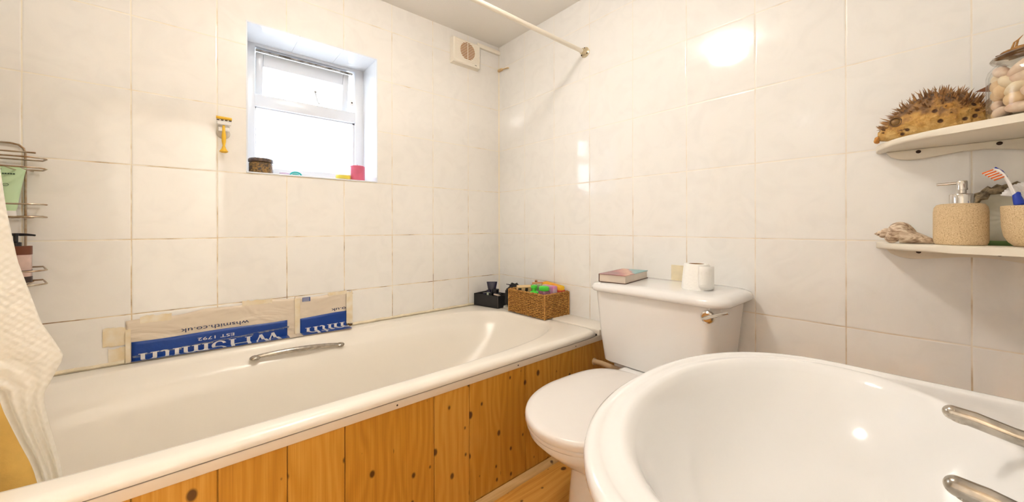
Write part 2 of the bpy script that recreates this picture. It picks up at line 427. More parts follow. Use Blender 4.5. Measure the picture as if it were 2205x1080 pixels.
# ------------------------------------------------------------------ bath
bath = thing('bathtub', (.295, 1.2, -.70), 'long cream bathtub with rounded inner end set along the window wall', 'bathtub')
slope = lambda x, y: -.012*(y-.885)/.68
N = 160
def rim(cx, cy, a, b, n, z): return squircle(cx, cy, a, b, n, z, N, slope)
def inner(da, db, n, z, dx=0, dy=0): return squircle(.305+dx, 1.195+dy, .805-da, .31-db, n, z, N)
rings = [rim(.295, 1.2005, .855, .3655, 40, -.409), rim(.295, 1.2005, .856, .3668, 40, -.401), rim(.295, 1.2005, .853, .3635, 36, -.394), rim(.295, 1.2005, .845, .356, 30, -.3885),
         rim(.295, 1.2005, .835, .345, 24, -.3875),
         rim(.305, 1.195, .814, .318, 3.6, -.3875), rim(.305, 1.195, .806, .3105, 3.5, -.3892), rim(.305, 1.195, .801, .3055, 3.5, -.3935), rim(.305, 1.195, .797, .3015, 3.5, -.401),
         inner(.010, .022, 3.5, -.418), inner(.017, .05, 3.5, -.434), inner(.027, .066, 3.4, -.452), inner(.055, .076, 3.3, -.50, -.005),
         inner(.14, .096, 3.1, -.60, -.03), inner(.19, .116, 3.0, -.66, -.05), inner(.24, .145, 2.8, -.692, -.07), inner(.32, .19, 2.5, -.70, -.09), inner(.6, .27, 2.2, -.703, -.1)]
bm = BM(); loft(bm, rings, False, True); obj('tub', bm, acrylic, bath, smooth=60)
# chrome grip let into the far shoulder
bm = BM(); hp = []
for i in range(17):
    t = i/16; x = .150+t*.262; hp.append((x, 1.447-.006*math.sin(PI*t), -.422-.013*t+.0085*math.sin(PI*t)**.6))
tube(bm, hp, [.0062+.0028*math.sin(PI*i/16) for i in range(17)], 12)
hd = obj('grab_handle', bm, wornchrome, bath, label='worn chrome grip handle on far side of bath')
for x in (.152, .410):
    bm = BM(); ball(bm, (x, 1.447, -.423 if x < .3 else -.434), .016, 1.0, .9, .5); obj('end_cap', bm, wornchrome, hd)

ledge = BM(); box(ledge, 1.153, X0-.001, .836, Y0-.001, -.412, -.3880, .004, 3)
obj('ledge_board', ledge, acrylic, label='narrow cream ledge filling gap between bath end and right wall', cat='ledge')

# bath panel
pan = thing('bath_panel', (.35, .85, ZF), 'varnished pine boarded panel below front rim of bath', 'bath panel')
bm = BM()
seams = [XL, -.183, -.075, .033, .141, .249, .465, .573, .782, .897, 1.006, 1.113, X0-.002]
for a, b_ in zip(seams, seams[1:]):
    box(bm, a+.0007, b_-.0007, .8425, .858, ZF+.012, -.4285, .0012, 1)
box(bm, XL, X0-.002, .849, .860, ZF, -.428)
obj('boards', bm, pine, pan)
bm = BM(); box(bm, XL, X0-.002, .8385, .8475, -.4305, -.4115, .0015); st = obj('top_strip', bm, whitetrim, pan, label='white strip along top of bath panel')
for x, z in ((.365, -.4215), (.748, -.4215), (1.02, -.4215)):
    bm = BM(); ball(bm, (x, .8385, z), .0022, 1, .35, 1, 10, 8); obj('nail_head', bm, screwdark, st)
bm = BM(); box(bm, XL, X0-.002, .846, .858, -.4285, -.405); obj('gap_shade', bm, gapshade, pan, label='dark strip painting the shade of the gap under bath rim')  # strip whose colour stands in for the gap's shade
bm = BM(); tube(bm, [(1.128, .848, -.502), (1.118, .80, -.495), (1.10, .75, -.489), (1.09, .70, -.486)], .0095, 12)
tube(bm, [(1.129, .846, -.502), (1.1285, .838, -.5015)], [.013, .013], 12)
obj('overflow_pipe', bm, mat('cream pipe', (214, 186, 146), .4), label='short cream pipe from bath panel to underside of cistern', cat='pipe')

# ------------------------------------------------------------------ toilet
wc = thing('toilet', (.9, .565, ZF), 'white close-coupled toilet with lid down between bath and washbasin', 'toilet')
def rrect(x0, x1, y0, y1, r, z, k=8):
    o = []
    for cx, cy, a0 in ((x1-r, y1-r, 0), (x0+r, y1-r, 90), (x0+r, y0+r, 180), (x1-r, y0+r, 270)):
        for i in range(k+1):
            a = math.radians(a0+90*i/k); o.append((cx+r*math.cos(a), cy+r*math.sin(a), z))
    return o
bm = BM()
loft(bm, [rrect(1.042, 1.25, .412, .734, .03, -.447), rrect(1.034, 1.252, .404, .742, .032, -.441), rrect(1.028, 1.255, .392, .754, .034, -.36), rrect(1.024, 1.258, .376, .770, .036, -.213)])
tank = obj('cistern', bm, ceramic, wc)
bm = BM()
loft(bm, [rrect(1.014, 1.2625, .356, .781, .045, -.214), rrect(1.009, 1.2625, .351, .786, .05, -.209), rrect(1.009, 1.2625, .351, .786, .05, -.201), rrect(1.014, 1.2625, .356, .781, .05, -.192), rrect(1.026, 1.258, .368, .769, .05, -.187), rrect(1.05, 1.25, .39, .74, .05, -.185)])
obj('cistern_lid', bm, ceramic, wc, smooth=50)
bm = BM()
lathe(bm, [(.017, 0), (.0175, .004), (.016, .010), (.012, .013)], 0, 0, 0, 24)
bmesh.ops.transform(bm, matrix=Matrix.Translation((1.0245, .398, ZC-.238)) @ Matrix.Rotation(-PI/2, 4, 'Y') @ Matrix.Translation((0, 0, -ZC)), verts=bm.verts[:])
lv = obj('flush_lever', bm, chrome, wc, label='chrome flush lever')
bm = BM(); tube(bm, [(1.012, .410, -.243), (1.008, .398, -.238), (1.002, .372, -.227), (.996, .346, -.216), (.995, .340, -.214)], [.003, .005, .0042, .0032, .0025], 10); obj('lever_arm', bm, chrome, lv)
# pan
def lidout(s, z, cnt=72, back=1.0):
    o = []
    cx, cy, a, b = .79, .565, .217*s, .168*s
    for i in range(cnt):
        t = 2*PI*i/cnt; c, q = math.cos(t), math.sin(t)
        if c < 0: x, y = cx+a*c, cy+b*q
        else:
            r = (abs(c)**4+abs(q)**4)**(-1/4)
            x = cx+(back-cx)*r*c; y = cy+b*(1-.05*max(0, (x-cx)/(back-cx)))*r*q
        o.append((x, y, z))
    return o
def blend(A, B, t, z): return [(p[0]*(1-t)+q[0]*t, p[1]*(1-t)+q[1]*t, z) for p, q in zip(A, B)]
ped = squircle(.87, .565, .148, .100, 2.4, 0, 72)
base = squircle(.88, .565, .168, .108, 2.6, 0, 72)
full = lidout(.955, 0, 72, 1.03)
bm = BM()
loft(bm, [full and [(p[0], p[1], -.478) for p in full], [(p[0], p[1], -.490) for p in full], blend(full, ped, .18, -.515), blend(full, ped, .45, -.548), blend(full, ped, .78, -.580), blend(full, ped, .97, -.600),
          blend(full, ped, 1.0, -.607), blend(ped, base, -.06, -.612), blend(ped, base, 0, -.64), blend(ped, base, .6, -.72), blend(ped, base, 1, -.765), blend(ped, base, 1, ZF)])
obj('pan', bm, ceramic, wc, smooth=50)
bm = BM(); box(bm, .98, 1.24, .46, .67, -.56, -.446, .02, 3); obj('cistern_shelf', bm, ceramic, wc)
bm = BM(); loft(bm, [lidout(.965, -.479), lidout(.985, -.474), lidout(.985, -.468), lidout(.97, -.4655)]); obj('seat_ring', bm, seatplastic, wc, smooth=50)
bm = BM(); loft(bm, [lidout(.985, -.4665), lidout(1.0, -.462), lidout(1.0, -.453), lidout(.992, -.4475), lidout(.97, -.4445), lidout(.9, -.4425), lidout(.6, -.441)]); obj('seat_lid', bm, seatplastic, wc, smooth=50)
for y in (.50, .63):
    bm = BM(); lathe(bm, [(.012, 0), (.012, .012), (.009, .016)], 1.0, y, -.462, 16); obj('hinge', bm, seatplastic, wc)

# ------------------------------------------------------------------ washbasin
wb = thing('washbasin', (.51, .03, ZF), 'white oval pedestal washbasin with two chrome taps in right foreground', 'washbasin')
def D(a, b, yc, yb, n, z, cx=.512, cnt=120):
    o = []
    for i in range(cnt):
        t = 2*PI*i/cnt; c, s = math.cos(t), math.sin(t)
        m = n if s > 0 else 12
        r = (abs(c)**m+abs(s)**m)**(-1/m)
        o.append((cx+a*r*c, yc+(b if s > 0 else yc-yb)*r*s, z))
    return o
def ell(a, b, z, cy=.10, cx=.515, cnt=120, n=2.05):
    return squircle(cx, cy, a, b, n, z, cnt)
bm = BM()
loft(bm, [D(.10, .10, .03, -.14, 2.2, -.40), D(.15, .125, .05, -.17, 2.2, -.372), D(.21, .155, .08, -.19, 2.2, -.33), D(.252, .182, .09, -.20, 2.2, -.285), D(.272, .191, .098, -.207, 2.2, -.255), D(.279, .195, .10, -.209, 2.2, -.238), D(.280, .1955, .10, -.21, 2.2, -.229),
          D(.2775, .194, .10, -.209, 2.2, -.2225), D(.272, .190, .10, -.207, 2.2, -.2195), D(.267, .185, .10, -.205, 2.2, -.2192), D(.2625, .181, .10, -.20, 2.2, -.2215), D(.259, .178, .10, -.195, 2.2, -.2225),
          ell(.257, .176, -.2225), ell(.249, .168, -.2205), ell(.243, .1635, -.221), ell(.237, .159, -.2245), ell(.230, .153, -.232), ell(.218, .145, -.252), ell(.196, .128, -.283), ell(.16, .105, -.312), ell(.11, .075, -.328), ell(.05, .04, -.334), ell(.022, .022, -.336)])
obj('bowl', bm, ceramic, wb, smooth=60)
bm = BM(); loft(bm, [squircle(.512, -.06, .10, .085, 2.6, ZF, 48), squircle(.512, -.06, .085, .075, 2.6, ZF+.03, 48), squircle(.512, -.05, .07, .065, 2.4, -.55, 48), squircle(.512, -.03, .10, .10, 2.2, -.40, 48)]); obj('pedestal', bm, ceramic, wb)
bm = BM(); lathe(bm, [(.024, -.335), (.024, -.331), (.018, -.330), (.012, -.334)], .515, .10, 0, 24); obj('waste', bm, chrome, wb, label='chrome waste in bowl')
for x in (.424, .588):
    dz = 0.0
    bm = BM()
    lathe(bm, [(.022, -.222), (.022, -.217), (.0165, -.213), (.0145, -.195), (.0155, -.175), (.0125, -.168)], x, -.125, 0, 24)
    sp = [(x, -.125, -.204), (x, -.10, -.206), (x, -.075, -.2035), (x, -.045, -.1985), (x, -.022, -.193), (x, -.008, -.191)]
    tube(bm, sp, [.010, .0085, .0077, .0074, .0078, .0072], 18)
    ball(bm, (x, -.008, -.191), .0072, 1, 1, 1, 18, 12)
    tube(bm, [(x, -.0135, -.191), (x, -.0125, -.1985)], [.0068, .0058], 16)
    tp = obj('tap', bm, wornchrome, wb, label='chrome basin tap with round spout')
    bm = BM()
    lathe(bm, [(.008, -.168), (.008, -.158), (.013, -.154), (.015, -.146), (.011, -.140), (.004, -.138)], x, -.125, 0, 20)
    for k in range(4):
        a = k*PI/2+.4; tube(bm, [(x, -.125, -.148), (x+.027*math.cos(a), -.125+.027*math.sin(a), -.148)], [.006, .0075], 10)
    obj('handle', bm, wornchrome, tp)

# ------------------------------------------------------------------ things on the cistern
book = thing('paperback_book', (1.12, .71, -.185), 'paperback book with pink and teal cover lying on cistern lid', 'book')
ang = math.atan2(.030, .192); BL, BW, BT = .193, .094, .027
def book_xy(u, v):
    ox, oy = 1.0435, .655
    ex = (math.cos(ang), math.sin(ang)); ey = (-math.sin(ang), math.cos(ang))
    return (ox+u*ex[0]+v*ey[0], oy+u*ex[1]+v*ey[1])
pages = mat('book pages', (226, 212, 196), .9, noise=.14, nscale=14)
bm = BM(); prism(bm, [book_xy(*q) for q in ((.002, .002), (BL-.003, .002), (BL-.003, BW-.002), (.002, BW-.002))], 2, -.183, -.185+BT-.0015); obj('pages', bm, pages, book, smooth=0)
cm = bpy.data.materials.new('printed book cover'); n, l, b = nodes_of(cm)
tc = n.new('ShaderNodeTexCoord'); nz = n.new('ShaderNodeTexNoise'); nz.inputs['Scale'].default_value = 24; nz.inputs['Detail'].default_value = 3
l.new(tc.outputs['Object'], nz.inputs['Vector'])
sp = n.new('ShaderNodeSeparateXYZ'); l.new(tc.outputs['Object'], sp.inputs[0])
gr = n.new('ShaderNodeMapRange'); gr.inputs['From Min'].default_value = -.075; gr.inputs['From Max'].default_value = .10
l.new(math_node(n, l, 'SUBTRACT', sp.outputs[0], math_node(n, l, 'MULTIPLY', sp.outputs[1], 1.3)), gr.inputs['Value'])
r = n.new('ShaderNodeValToRGB'); e = r.color_ramp.elements
e[0].position = .12; e[0].color = s2l((150, 96, 100)); e[1].position = .92; e[1].color = s2l((120, 176, 178))
for p, c in ((.3, (186, 96, 100)), (.45, (216, 160, 136)), (.58, (226, 178, 150)), (.66, (190, 120, 128)), (.74, (140, 184, 184))):
    k = e.new(p); k.color = s2l(c)
l.new(math_node(n, l, 'ADD', gr.outputs['Result'], math_node(n, l, 'MULTIPLY', math_node(n, l, 'SUBTRACT', nz.outputs['Fac'], .5), .55)), r.inputs['Fac'])
l.new(r.outputs['Color'], b.inputs['Base Color']); b.inputs['Roughness'].default_value = .3
bm = BM(); prism(bm, [book_xy(*q) for q in ((0, 0), (BL, 0), (BL, BW), (0, BW))], 2, -.185+BT-.0015, -.185+BT); cv = obj('front_cover', bm, cm, book, smooth=0)
bm = BM(); prism(bm, [book_xy(*q) for q in ((0, 0), (BL, 0), (BL, BW), (0, BW))], 2, -.185, -.183); prism(bm, [book_xy(*q) for q in ((0, BW-.0015), (BL, BW-.0015), (BL, BW), (0, BW))], 2, -.185, -.185+BT); obj('back_cover', bm, mat('brown book back', (96, 62, 48), .5), book, smooth=0)

roll = thing('toilet_roll', (1.132, .473, -.185), 'white toilet roll standing on end on cistern lid', 'toilet roll')
bm = BM()
RH = .074
lathe(bm, [(.021, 0), (.0405, 0), (.0412, .004), (.0345, RH-.003), (.0325, RH), (.0215, RH), (.0210, RH*.5)], 1.132, .473, -.185, 48, cap0=False, cap1=False)
obj('paper', bm, paper, roll)
bm = BM(); lathe(bm, [(.0212, .001), (.0212, RH-.0008), (.0198, RH-.0008), (.0198, .001)], 1.132, .473, -.185, 32, cap0=False, cap1=False); lathe(bm, [(.0199, .004), (.0199, .005)], 1.132, .473, -.185, 32); obj('core', bm, cardboard, roll, label='brown cardboard core')
bm = BM()
fl = []
for i in range(10):
    a = math.radians(-150+i*13); rr = .0405+.006*math.sin(PI*min(1, i/9)*.9); fl.append((1.132+rr*math.cos(a), .473+rr*math.sin(a)))
A_ = [[bm.verts.new((x, y, ZC-.182+k*(RH-.008)/4)) for x, y in fl] for k in range(5)]
for q, w in zip(A_, A_[1:]):
    for i in range(9): bm.faces.new((q[i], q[i+1], w[i+1], w[i]))
fo = obj('loose_sheet', bm, paper, roll)
md = fo.modifiers.new('thickness', 'SOLIDIFY'); md.thickness = .0008
bm = BM(); box(bm, X0-.004, X0, .568, .612, -.197, -.134, .001, 1)
obj('adhesive_pad', bm, mat('old yellow adhesive', (244, 230, 196), .7, noise=.10, nscale=40), label='beige square pad stuck on tiles behind the toilet roll', cat='adhesive pad')

# ------------------------------------------------------------------ fan, rod, hook
fan = thing('extractor_fan', (1.035, Y0, .803), 'ivory square extractor fan high on window wall near ceiling corner', 'extractor fan')
fx0, fx1, fz0, fz1, fyf = .959, 1.116, .806, .926, Y0-.031
bm = BM(); loft(bm, [[(fx0+i[0]*0, 0, 0) for i in []]] if False else [
    [(fx0-.003, Y0, fz0-.003), (fx1+.003, Y0, fz0-.003), (fx1+.003, Y0, fz1+.002), (fx0-.003, Y0, fz1+.002)],
    [(fx0, fyf+.004, fz0), (fx1, fyf+.004, fz0), (fx1, fyf+.004, fz1), (fx0, fyf+.004, fz1)],
    [(fx0+.004, fyf, fz0+.004), (fx1-.004, fyf, fz0+.004), (fx1-.004, fyf, fz1-.004), (fx0+.004, fyf, fz1-.004)]])
obj('housing', bm, ivory, fan, smooth=0)
fc = (1.039, .873); fr_ = .043
bm = BM(); lathe(bm, [(fr_, 0), (fr_, .0006)], 0, 0, 0, 40); bmesh.ops.transform(bm, matrix=Matrix.Translation((fc[0], fyf-.0002, ZC+fc[1])) @ Matrix.Rotation(PI/2, 4, 'X') @ Matrix.Translation((0, 0, -ZC)), verts=bm.verts[:])
gl_ = obj('grille_opening', bm, fanbrown, fan, label='round brown grille opening')
bm = BM()
for k in range(13):
    z = fz0+.018+k*.0078
    h = math.sqrt(max(0, fr_**2-(z-fc[1])**2))
    box(bm, fx0+.010, fx1-.010, fyf-.0016, fyf, z-.0012, z+.0012)
box(bm, fc[0]-.0015, fc[0]+.0015, fyf-.002, fyf, fc[1]-fr_, fc[1]+fr_)
obj('slats', bm, ivory, fan, smooth=0)
bm = BM(); box(bm, 1.083, 1.094, fyf-.0006, fyf, fz0+.008, fz0+.0105); obj('maker_mark', bm, mat('grey print', (120, 112, 98), .6), fan)

rod = thing('shower_rod', (.35, .985, .737), 'cream shower curtain rod running below ceiling to right wall', 'curtain rod')
bm = BM(); tube(bm, [(XL+.002, .985, .729), (1.25, .985, .7375)], .0088, 20); obj('pole', bm, mat('cream painted pole', (248, 240, 224), .35), rod)
bm = BM()
lathe(bm, [(.0215, 0), (.0215, .003), (.017, .005), (.013, .008), (.0125, .022), (.011, .024)], 0, 0, 0, 28)
bmesh.ops.transform(bm, matrix=Matrix.Translation((X0, .985, ZC+.738)) @ Matrix.Rotation(-PI/2, 4, 'Y') @ Matrix.Translation((0, 0, -ZC)), verts=bm.verts[:])
flg = obj('wall_flange', bm, mat('tarnished flange', (206, 192, 160), .3, .6), rod)
for a in (90, 210, 330):
    bm = BM(); ball(bm, (X0-.006, .985+.0165*math.cos(math.radians(a)), .738+.0165*math.sin(math.radians(a))), .0036, .6, 1, 1, 10, 8); obj('screw', bm, screwdark, flg)
bm = BM(); tube(bm, [(X0-.001, Y0-.085, .834), (X0-.006, Y0-.083, .836), (X0-.007, Y0-.035, .841), (X0-.007, Y0-.004, .843)], .003, 10); box(bm, X0-.012, X0, Y0-.036, Y0-.002, .836, .849, .003)
obj('wall_hook', bm, mat('stained beige hook', (222, 190, 140), .5), label='small beige hook in tiled corner below the fan', cat='hook')

# razor on a suction holder
hl = thing('razor_holder', (.078, Y0, .30), 'white suction razor holder on tiles left of window', 'razor holder')
bm = BM(); lathe(bm, [(.0185, 0), (.018, .004), (.012, .010), (.006, .012)], 0, 0, 0, 28); bmesh.ops.transform(bm, matrix=Matrix.Translation((.078, Y0, ZC+.313)) @ Matrix.Rotation(PI/2, 4, 'X') @ Matrix.Translation((0, 0, -ZC)), verts=bm.verts[:])
obj('suction_cup', bm, mat('clear grey plastic', (222, 212, 196), .25), hl)
bm = BM(); box(bm, .064, .092, Y0-.0225, Y0-.0105, .316, .330, .002); box(bm, .062, .068, Y0-.021, Y0-.011, .333, .339, .001); box(bm, .088, .094, Y0-.021, Y0-.011, .333, .339, .001); obj('cradle', bm, white, hl)
rz = thing('safety_razor', (.078, Y0-.022, .245), 'yellow plastic razor hanging in white holder left of window', 'razor')
yel = mat('yellow plastic', (246, 196, 46), .35)
bm = BM(); tube(bm, [(.078, Y0-.023, .335), (.078, Y0-.026, .318), (.078, Y0-.027, .300), (.078, Y0-.026, .282), (.078, Y0-.025, .268), (.078, Y0-.024, .258), (.078, Y0-.0235, .249), (.078, Y0-.0235, .245)], [.0035, .004, .0062, .0056, .0034, .0065, .0125, .007], 16)
obj('handle', bm, yel, rz)
bm = BM(); box(bm, .060, .097, Y0-.033, Y0-.0225, .336, .349, .002); hd_ = obj('head', bm, white, rz)
bm = BM(); tube(bm, [(.058, Y0-.028, .3585), (.099, Y0-.028, .3575)], .0048, 14); obj('guard', bm, yel, hd_)
bm = BM()
for k in range(4): box(bm, .0590+k*.0105, .0665+k*.0105, Y0-.0345, Y0-.0325, .3485, .3515)
obj('blade', bm, mat('dark blade', (70, 58, 52), .3, .8), hd_)

# ------------------------------------------------------------------ things on the window sill
SZ = wz0+.004
jar = thing('potpourri_jar', (.188, 1.612, SZ), 'short round jar of brown seeds at left end of window sill', 'jar')
bm = BM(); lathe(bm, [(.034, 0), (.0365, .003), (.0365, .036), (.033, .039), (.033, .040)], .188, .1612*10, SZ, 36)
obj('contents', bm, mat('brown and gold seeds', (176, 132, 62), .5, noise=.9, nscale=160, rgb2=(46, 36, 34), bump=.6, bscale=160), jar)
bm = BM(); lathe(bm, [(.0375, 0), (.0385, .003), (.0385, .037), (.0365, .0405)], .188, 1.612, SZ, 36, cap1=False); obj('glass', bm, glass_pane('jar glass', (.97, .98, .98, 1), .8), jar)
bm = BM(); lathe(bm, [(.037, .0405), (.0388, .0412), (.0388, .050), (.036, .0535)], .188, 1.612, SZ, 36); obj('lid', bm, mat('dark patterned lid', (120, 96, 74), .4, noise=.6, nscale=90, rgb2=(60, 48, 44)), jar)
bm = BM(); lathe(bm, [(.014, 0), (.018, .004), (.017, .010), (.010, .0135), (.003, .0145)], .262, 1.612, SZ, 24); obj('soap_piece', bm, mat('pale lilac soap', (218, 200, 232), .5), label='small pale lilac soap on middle of window sill', cat='soap')
tq = thing('trinket', (.297, 1.600, SZ), 'small turquoise trinket lying on middle of window sill', 'trinket')
bm = BM(); tube(bm, [(.279+.018*(1-math.cos(k*PI/12)), 1.600, SZ+.003+.012*math.sin(k*PI/12)) for k in range(13)], .003, 8); obj('ring', bm, mat('turquoise plastic', (40, 176, 176), .3), tq)
bm = BM(); ball(bm, (.297, 1.602, SZ+.006), .011, 1.1, .7, .5); obj('body', bm, mat('deep teal plastic', (90, 196, 190), .35), tq)
cg = thing('candle_glass', (.468, 1.602, SZ), 'white candle glass with yellow wax near right end of window sill', 'candle')
bm = BM(); lathe(bm, [(.024, .001), (.027, .003), (.027, .018), (.004, .021)], .468, 1.602, SZ, 32); obj('wax', bm, mat('yellow wax', (250, 226, 50), .4), cg)
bm = BM(); lathe(bm, [(.026, 0), (.0285, .002), (.0295, .054), (.0285, .055), (.0275, .053), (.0272, .0195)], .468, 1.602, SZ, 36, cap1=False); obj('glass', bm, glass_pane('frosted candle glass', (1, 1, 1, 1), .6, .2, True), cg)
pc = thing('pillar_candle', (.527, 1.612, SZ), 'pink pillar candle at right end of window sill', 'candle')
bm = BM(); lathe(bm, [(.028, 0), (.030, .002), (.030, .060), (.027, .0635), (.01, .061), (.002, .0605)], .527, 1.612, SZ, 36); obj('wax', bm, mat('pink wax', (226, 110, 140), .45, sss=.15, noise=.2, nscale=18), pc)
bm = BM(); tube(bm, [(.527, 1.612, SZ+.06), (.5275, 1.612, SZ+.069)], .0012, 6); obj('wick', bm, black, pc)

# ------------------------------------------------------------------ shower caddy with bottles
cad = thing('shower_caddy', (-.42, Y0-.05, -.153), 'rusty three-tier wire shower caddy on window wall behind curtain', 'shower caddy')
bm = BM()
yw = Y0-.006
pts = [(-.331, yw, -.165), (-.331, yw, .195), (-.334, yw, .206), (-.342, yw, .2145), (-.355, yw, .2175), (-.49, yw, .2175), (-.503, yw, .2145), (-.511, yw, .206), (-.514, yw, .195), (-.514, yw, -.165)]
tube(bm, pts, .0024, 10); obj('back_frame', bm, wire, cad)
def hoop(z, zs, x0=-.545, x1=-.281, d=.11):
    o = []
    for i in range(9):                                    # front run then rounded ends
        a = PI/2*i/8; o.append((x1-.03+.03*math.sin(a), yw-d+.03-.03*math.cos(a), z))
    for q in (.35, .7, 1): o.append((x1-.02*q, yw-d+.03+(d-.035)*q, z+zs*q))
    back = [(x0+.02*q, yw-d+.03+(d-.035)*q, z+zs*q) for q in (1, .7, .35)]
    o += back
    for i in range(9):
        a = PI/2*(1-i/8); o.append((x0+.03-.03*math.sin(a), yw-d+.03-.03*math.cos(a), z))
    return o
for zu, zl in ((.172, .147), (.057, .0255), (-.108, -.142)):
    bm = BM()
    tube(bm, hoop(zu, .004), .0020, 8, closed=True); tube(bm, hoop(zl, .003), .0020, 8, closed=True)
    for k in range(10):
        x = -.52+k*.0225
        tube(bm, [(x, yw-.107, zl), (x, yw-.06, zl-.002), (x, yw-.004, zl)], .0016, 6)
    obj('wire_basket', bm, wire, cad)
bm = BM(); tube(bm, [(-.545, yw-.07, .187), (-.30, yw-.07, .188)], .0020, 8); obj('top_rail', bm, wire, cad)
gt = thing('squeeze_tube', (-.345, 1.535, .0275), 'pale green squeeze tube standing in upper tier of shower caddy', 'tube')
bm = BM()
def tring(w, d, z): return squircle(-.352, 1.535, w, d, 2.3, z, 32)
loft(bm, [tring(.012, .012, .042), tring(.014, .014, .05), tring(.019, .013, .09), tring(.026, .007, .135), tring(.029, .002, .152), tring(.029, .0015, .157)])
gm = mat('pale green tube', (204, 232, 188), .4)
tb = obj('body', bm, gm, gt)
bm = BM(); lathe(bm, [(.012, 0), (.013, .002), (.012, .0145)], -.352, 1.535, .0275, 24); obj('cap', bm, white, gt)
bm = BM()
for k in range(5): box(bm, -.3635+k*.0042, -.3608+k*.0042, 1.5268, 1.5295, .1335, .1362)
bmesh.ops.translate(bm, vec=(.004, -.0008, 0), verts=bm.verts[:])
obj('lettering', bm, mat('dark green print', (60, 92, 66), .6), gt)
bm = BM()
tube(bm, [(-.353+.0045*math.cos(a*PI/8), 1.5222, .107+.0033*math.sin(a*PI/8)) for a in range(16)], .0004, 5, closed=True)
obj('emblem', bm, MATS['dark green print'], gt)
pb = thing('pump_bottle', (-.335, 1.515, -.139), 'clear pump bottle with brown label in lowest tier of shower caddy', 'bottle')
bm = BM(); loft(bm, [squircle(-.335, 1.515, .024, .017, 3, z, 32) if i else squircle(-.335, 1.515, .022, .015, 3, z, 32) for i, z in enumerate((-.139, -.136, -.072, -.068))]+[squircle(-.335, 1.515, .009, .009, 2, -.063, 32)])
obj('body', bm, mat('pinkish bottle', (226, 196, 184), .2, noise=.2, nscale=40), pb)
bm = BM(); loft(bm, [squircle(-.335, 1.515, .0246, .0176, 3, z, 32) for z in (-.069, -.047)]); obj('brown_label', bm, mat('brown label', (110, 58, 34), .5), pb)
bm = BM(); loft(bm, [squircle(-.335, 1.515, .0246, .0176, 3, z, 32) for z in (-.112, -.108)]); loft(bm, [squircle(-.335, 1.515, .0246, .0176, 3, z, 32) for z in (-.139, -.124)]); obj('dark_label', bm, mat('dark label print', (64, 48, 44), .5), pb)
bm = BM(); lathe(bm, [(.0095, -.064), (.0095, -.038), (.004, -.036), (.004, -.022), (.0085, -.021), (.0085, -.015), (.003, -.014)], -.336, 1.515, .0, 20)
tube(bm, [(-.336, 1.515, -.018), (-.318, 1.512, -.0185), (-.304, 1.509, -.0205)], [.004, .003, .0022], 10); obj('pump', bm, blackgloss, pb)

# ------------------------------------------------------------------ plastic bag pieces taped over the missing tiles
plastic = bpy.data.materials.new('translucent carrier bag'); n, l, b = nodes_of(plastic)
b.inputs['Base Color'].default_value = s2l((230, 214, 192)); b.inputs['Roughness'].default_value = .38
tc = n.new('ShaderNodeTexCoord'); mp = n.new('ShaderNodeMapping'); mp.inputs['Scale'].default_value = (7, 7, 17); mp.inputs['Rotation'].default_value = (0, .55, 0)
l.new(tc.outputs['Object'], mp.inputs['Vector'])
nz = n.new('ShaderNodeTexNoise'); nz.inputs['Scale'].default_value = 1; nz.inputs['Detail'].default_value = 2; nz.inputs['Distortion'].default_value = 1.2; l.new(mp.outputs[0], nz.inputs['Vector'])
bp = n.new('ShaderNodeBump'); bp.inputs['Strength'].default_value = .8; bp.inputs['Distance'].default_value = .012; l.new(nz.outputs['Fac'], bp.inputs['Height']); l.new(bp.outputs[0], b.inputs['Normal'])
inkblue = mat('blue print', (14, 66, 152), .35, noise=.12, nscale=25, bump=.4, bscale=40)
inkwhite = mat('white print', (238, 232, 226), .5)
inknavy = mat('navy lettering', (34, 48, 92), .5)
tapem = mat('yellowed clear tape', (244, 233, 212), .3, noise=.22, nscale=30, rgb2=(236, 216, 176))
silver = mat('tape residue', (150, 148, 150), .4, noise=.4, nscale=60, rgb2=(60, 86, 140))
yb_ = Y0-.0015
CLIP = -.424
FOLD = -.3985
def clip(bm, x1=None):
    """cut the lower edge on a slant, then turn what hangs below the tile edge forward on to the bath rim"""
    bmesh.ops.bisect_plane(bm, geom=bm.verts[:]+bm.edges[:]+bm.faces[:], plane_co=(-.14, 0, ZC-.4045), plane_no=Vector((-.024, 0, -1)).normalized(), clear_outer=True)
    for k in range(6):
        bmesh.ops.bisect_plane(bm, geom=bm.verts[:]+bm.edges[:]+bm.faces[:], plane_co=(0, 0, ZC+FOLD-k*.004), plane_no=(0, 0, -1))
    for v in bm.verts:
        d = ZC+FOLD-v.co.z
        if d > 1e-6:
            off = Y0-v.co.y
            v.co.y = Y0-d*3.5-off*.3
            v.co.z = ZC-.3875-.012*(v.co.y-.885)/.68+off+.0006
    if x1 is not None:
        bmesh.ops.bisect_plane(bm, geom=bm.verts[:]+bm.edges[:]+bm.faces[:], plane_co=(x1, 0, 0), plane_no=(1, 0, 0), clear_outer=True)
def sheet(bm, x0, x1, zt, zb, y, nx=60, nz_=16, wav=.0012):
    rows = []
    for j in range(nz_+1):
        row = []
        for i in range(nx+1):
            u, v = i/nx, j/nz_; x = x0+(x1-x0)*u
            z = zt(x)*(1-v)+zb*v
            w = wav*(.5+.5*math.sin(x*70+z*140+2*math.sin(x*23)))*(math.sin(PI*u)*math.sin(PI*min(1, v*1.3)))**.5 if 0 < v < 1 and 0 < u < 1 else 0
            row.append(bm.verts.new((x, y-w, ZC+z)))
        rows.append(row)
    for a, c in zip(rows, rows[1:]):
        for i in range(nx): bm.faces.new((a[i], a[i+1], c[i+1], c[i]))
def solid(o, t=.0006):
    md = o.modifiers.new('thickness', 'SOLIDIFY'); md.thickness = t; md.offset = 0

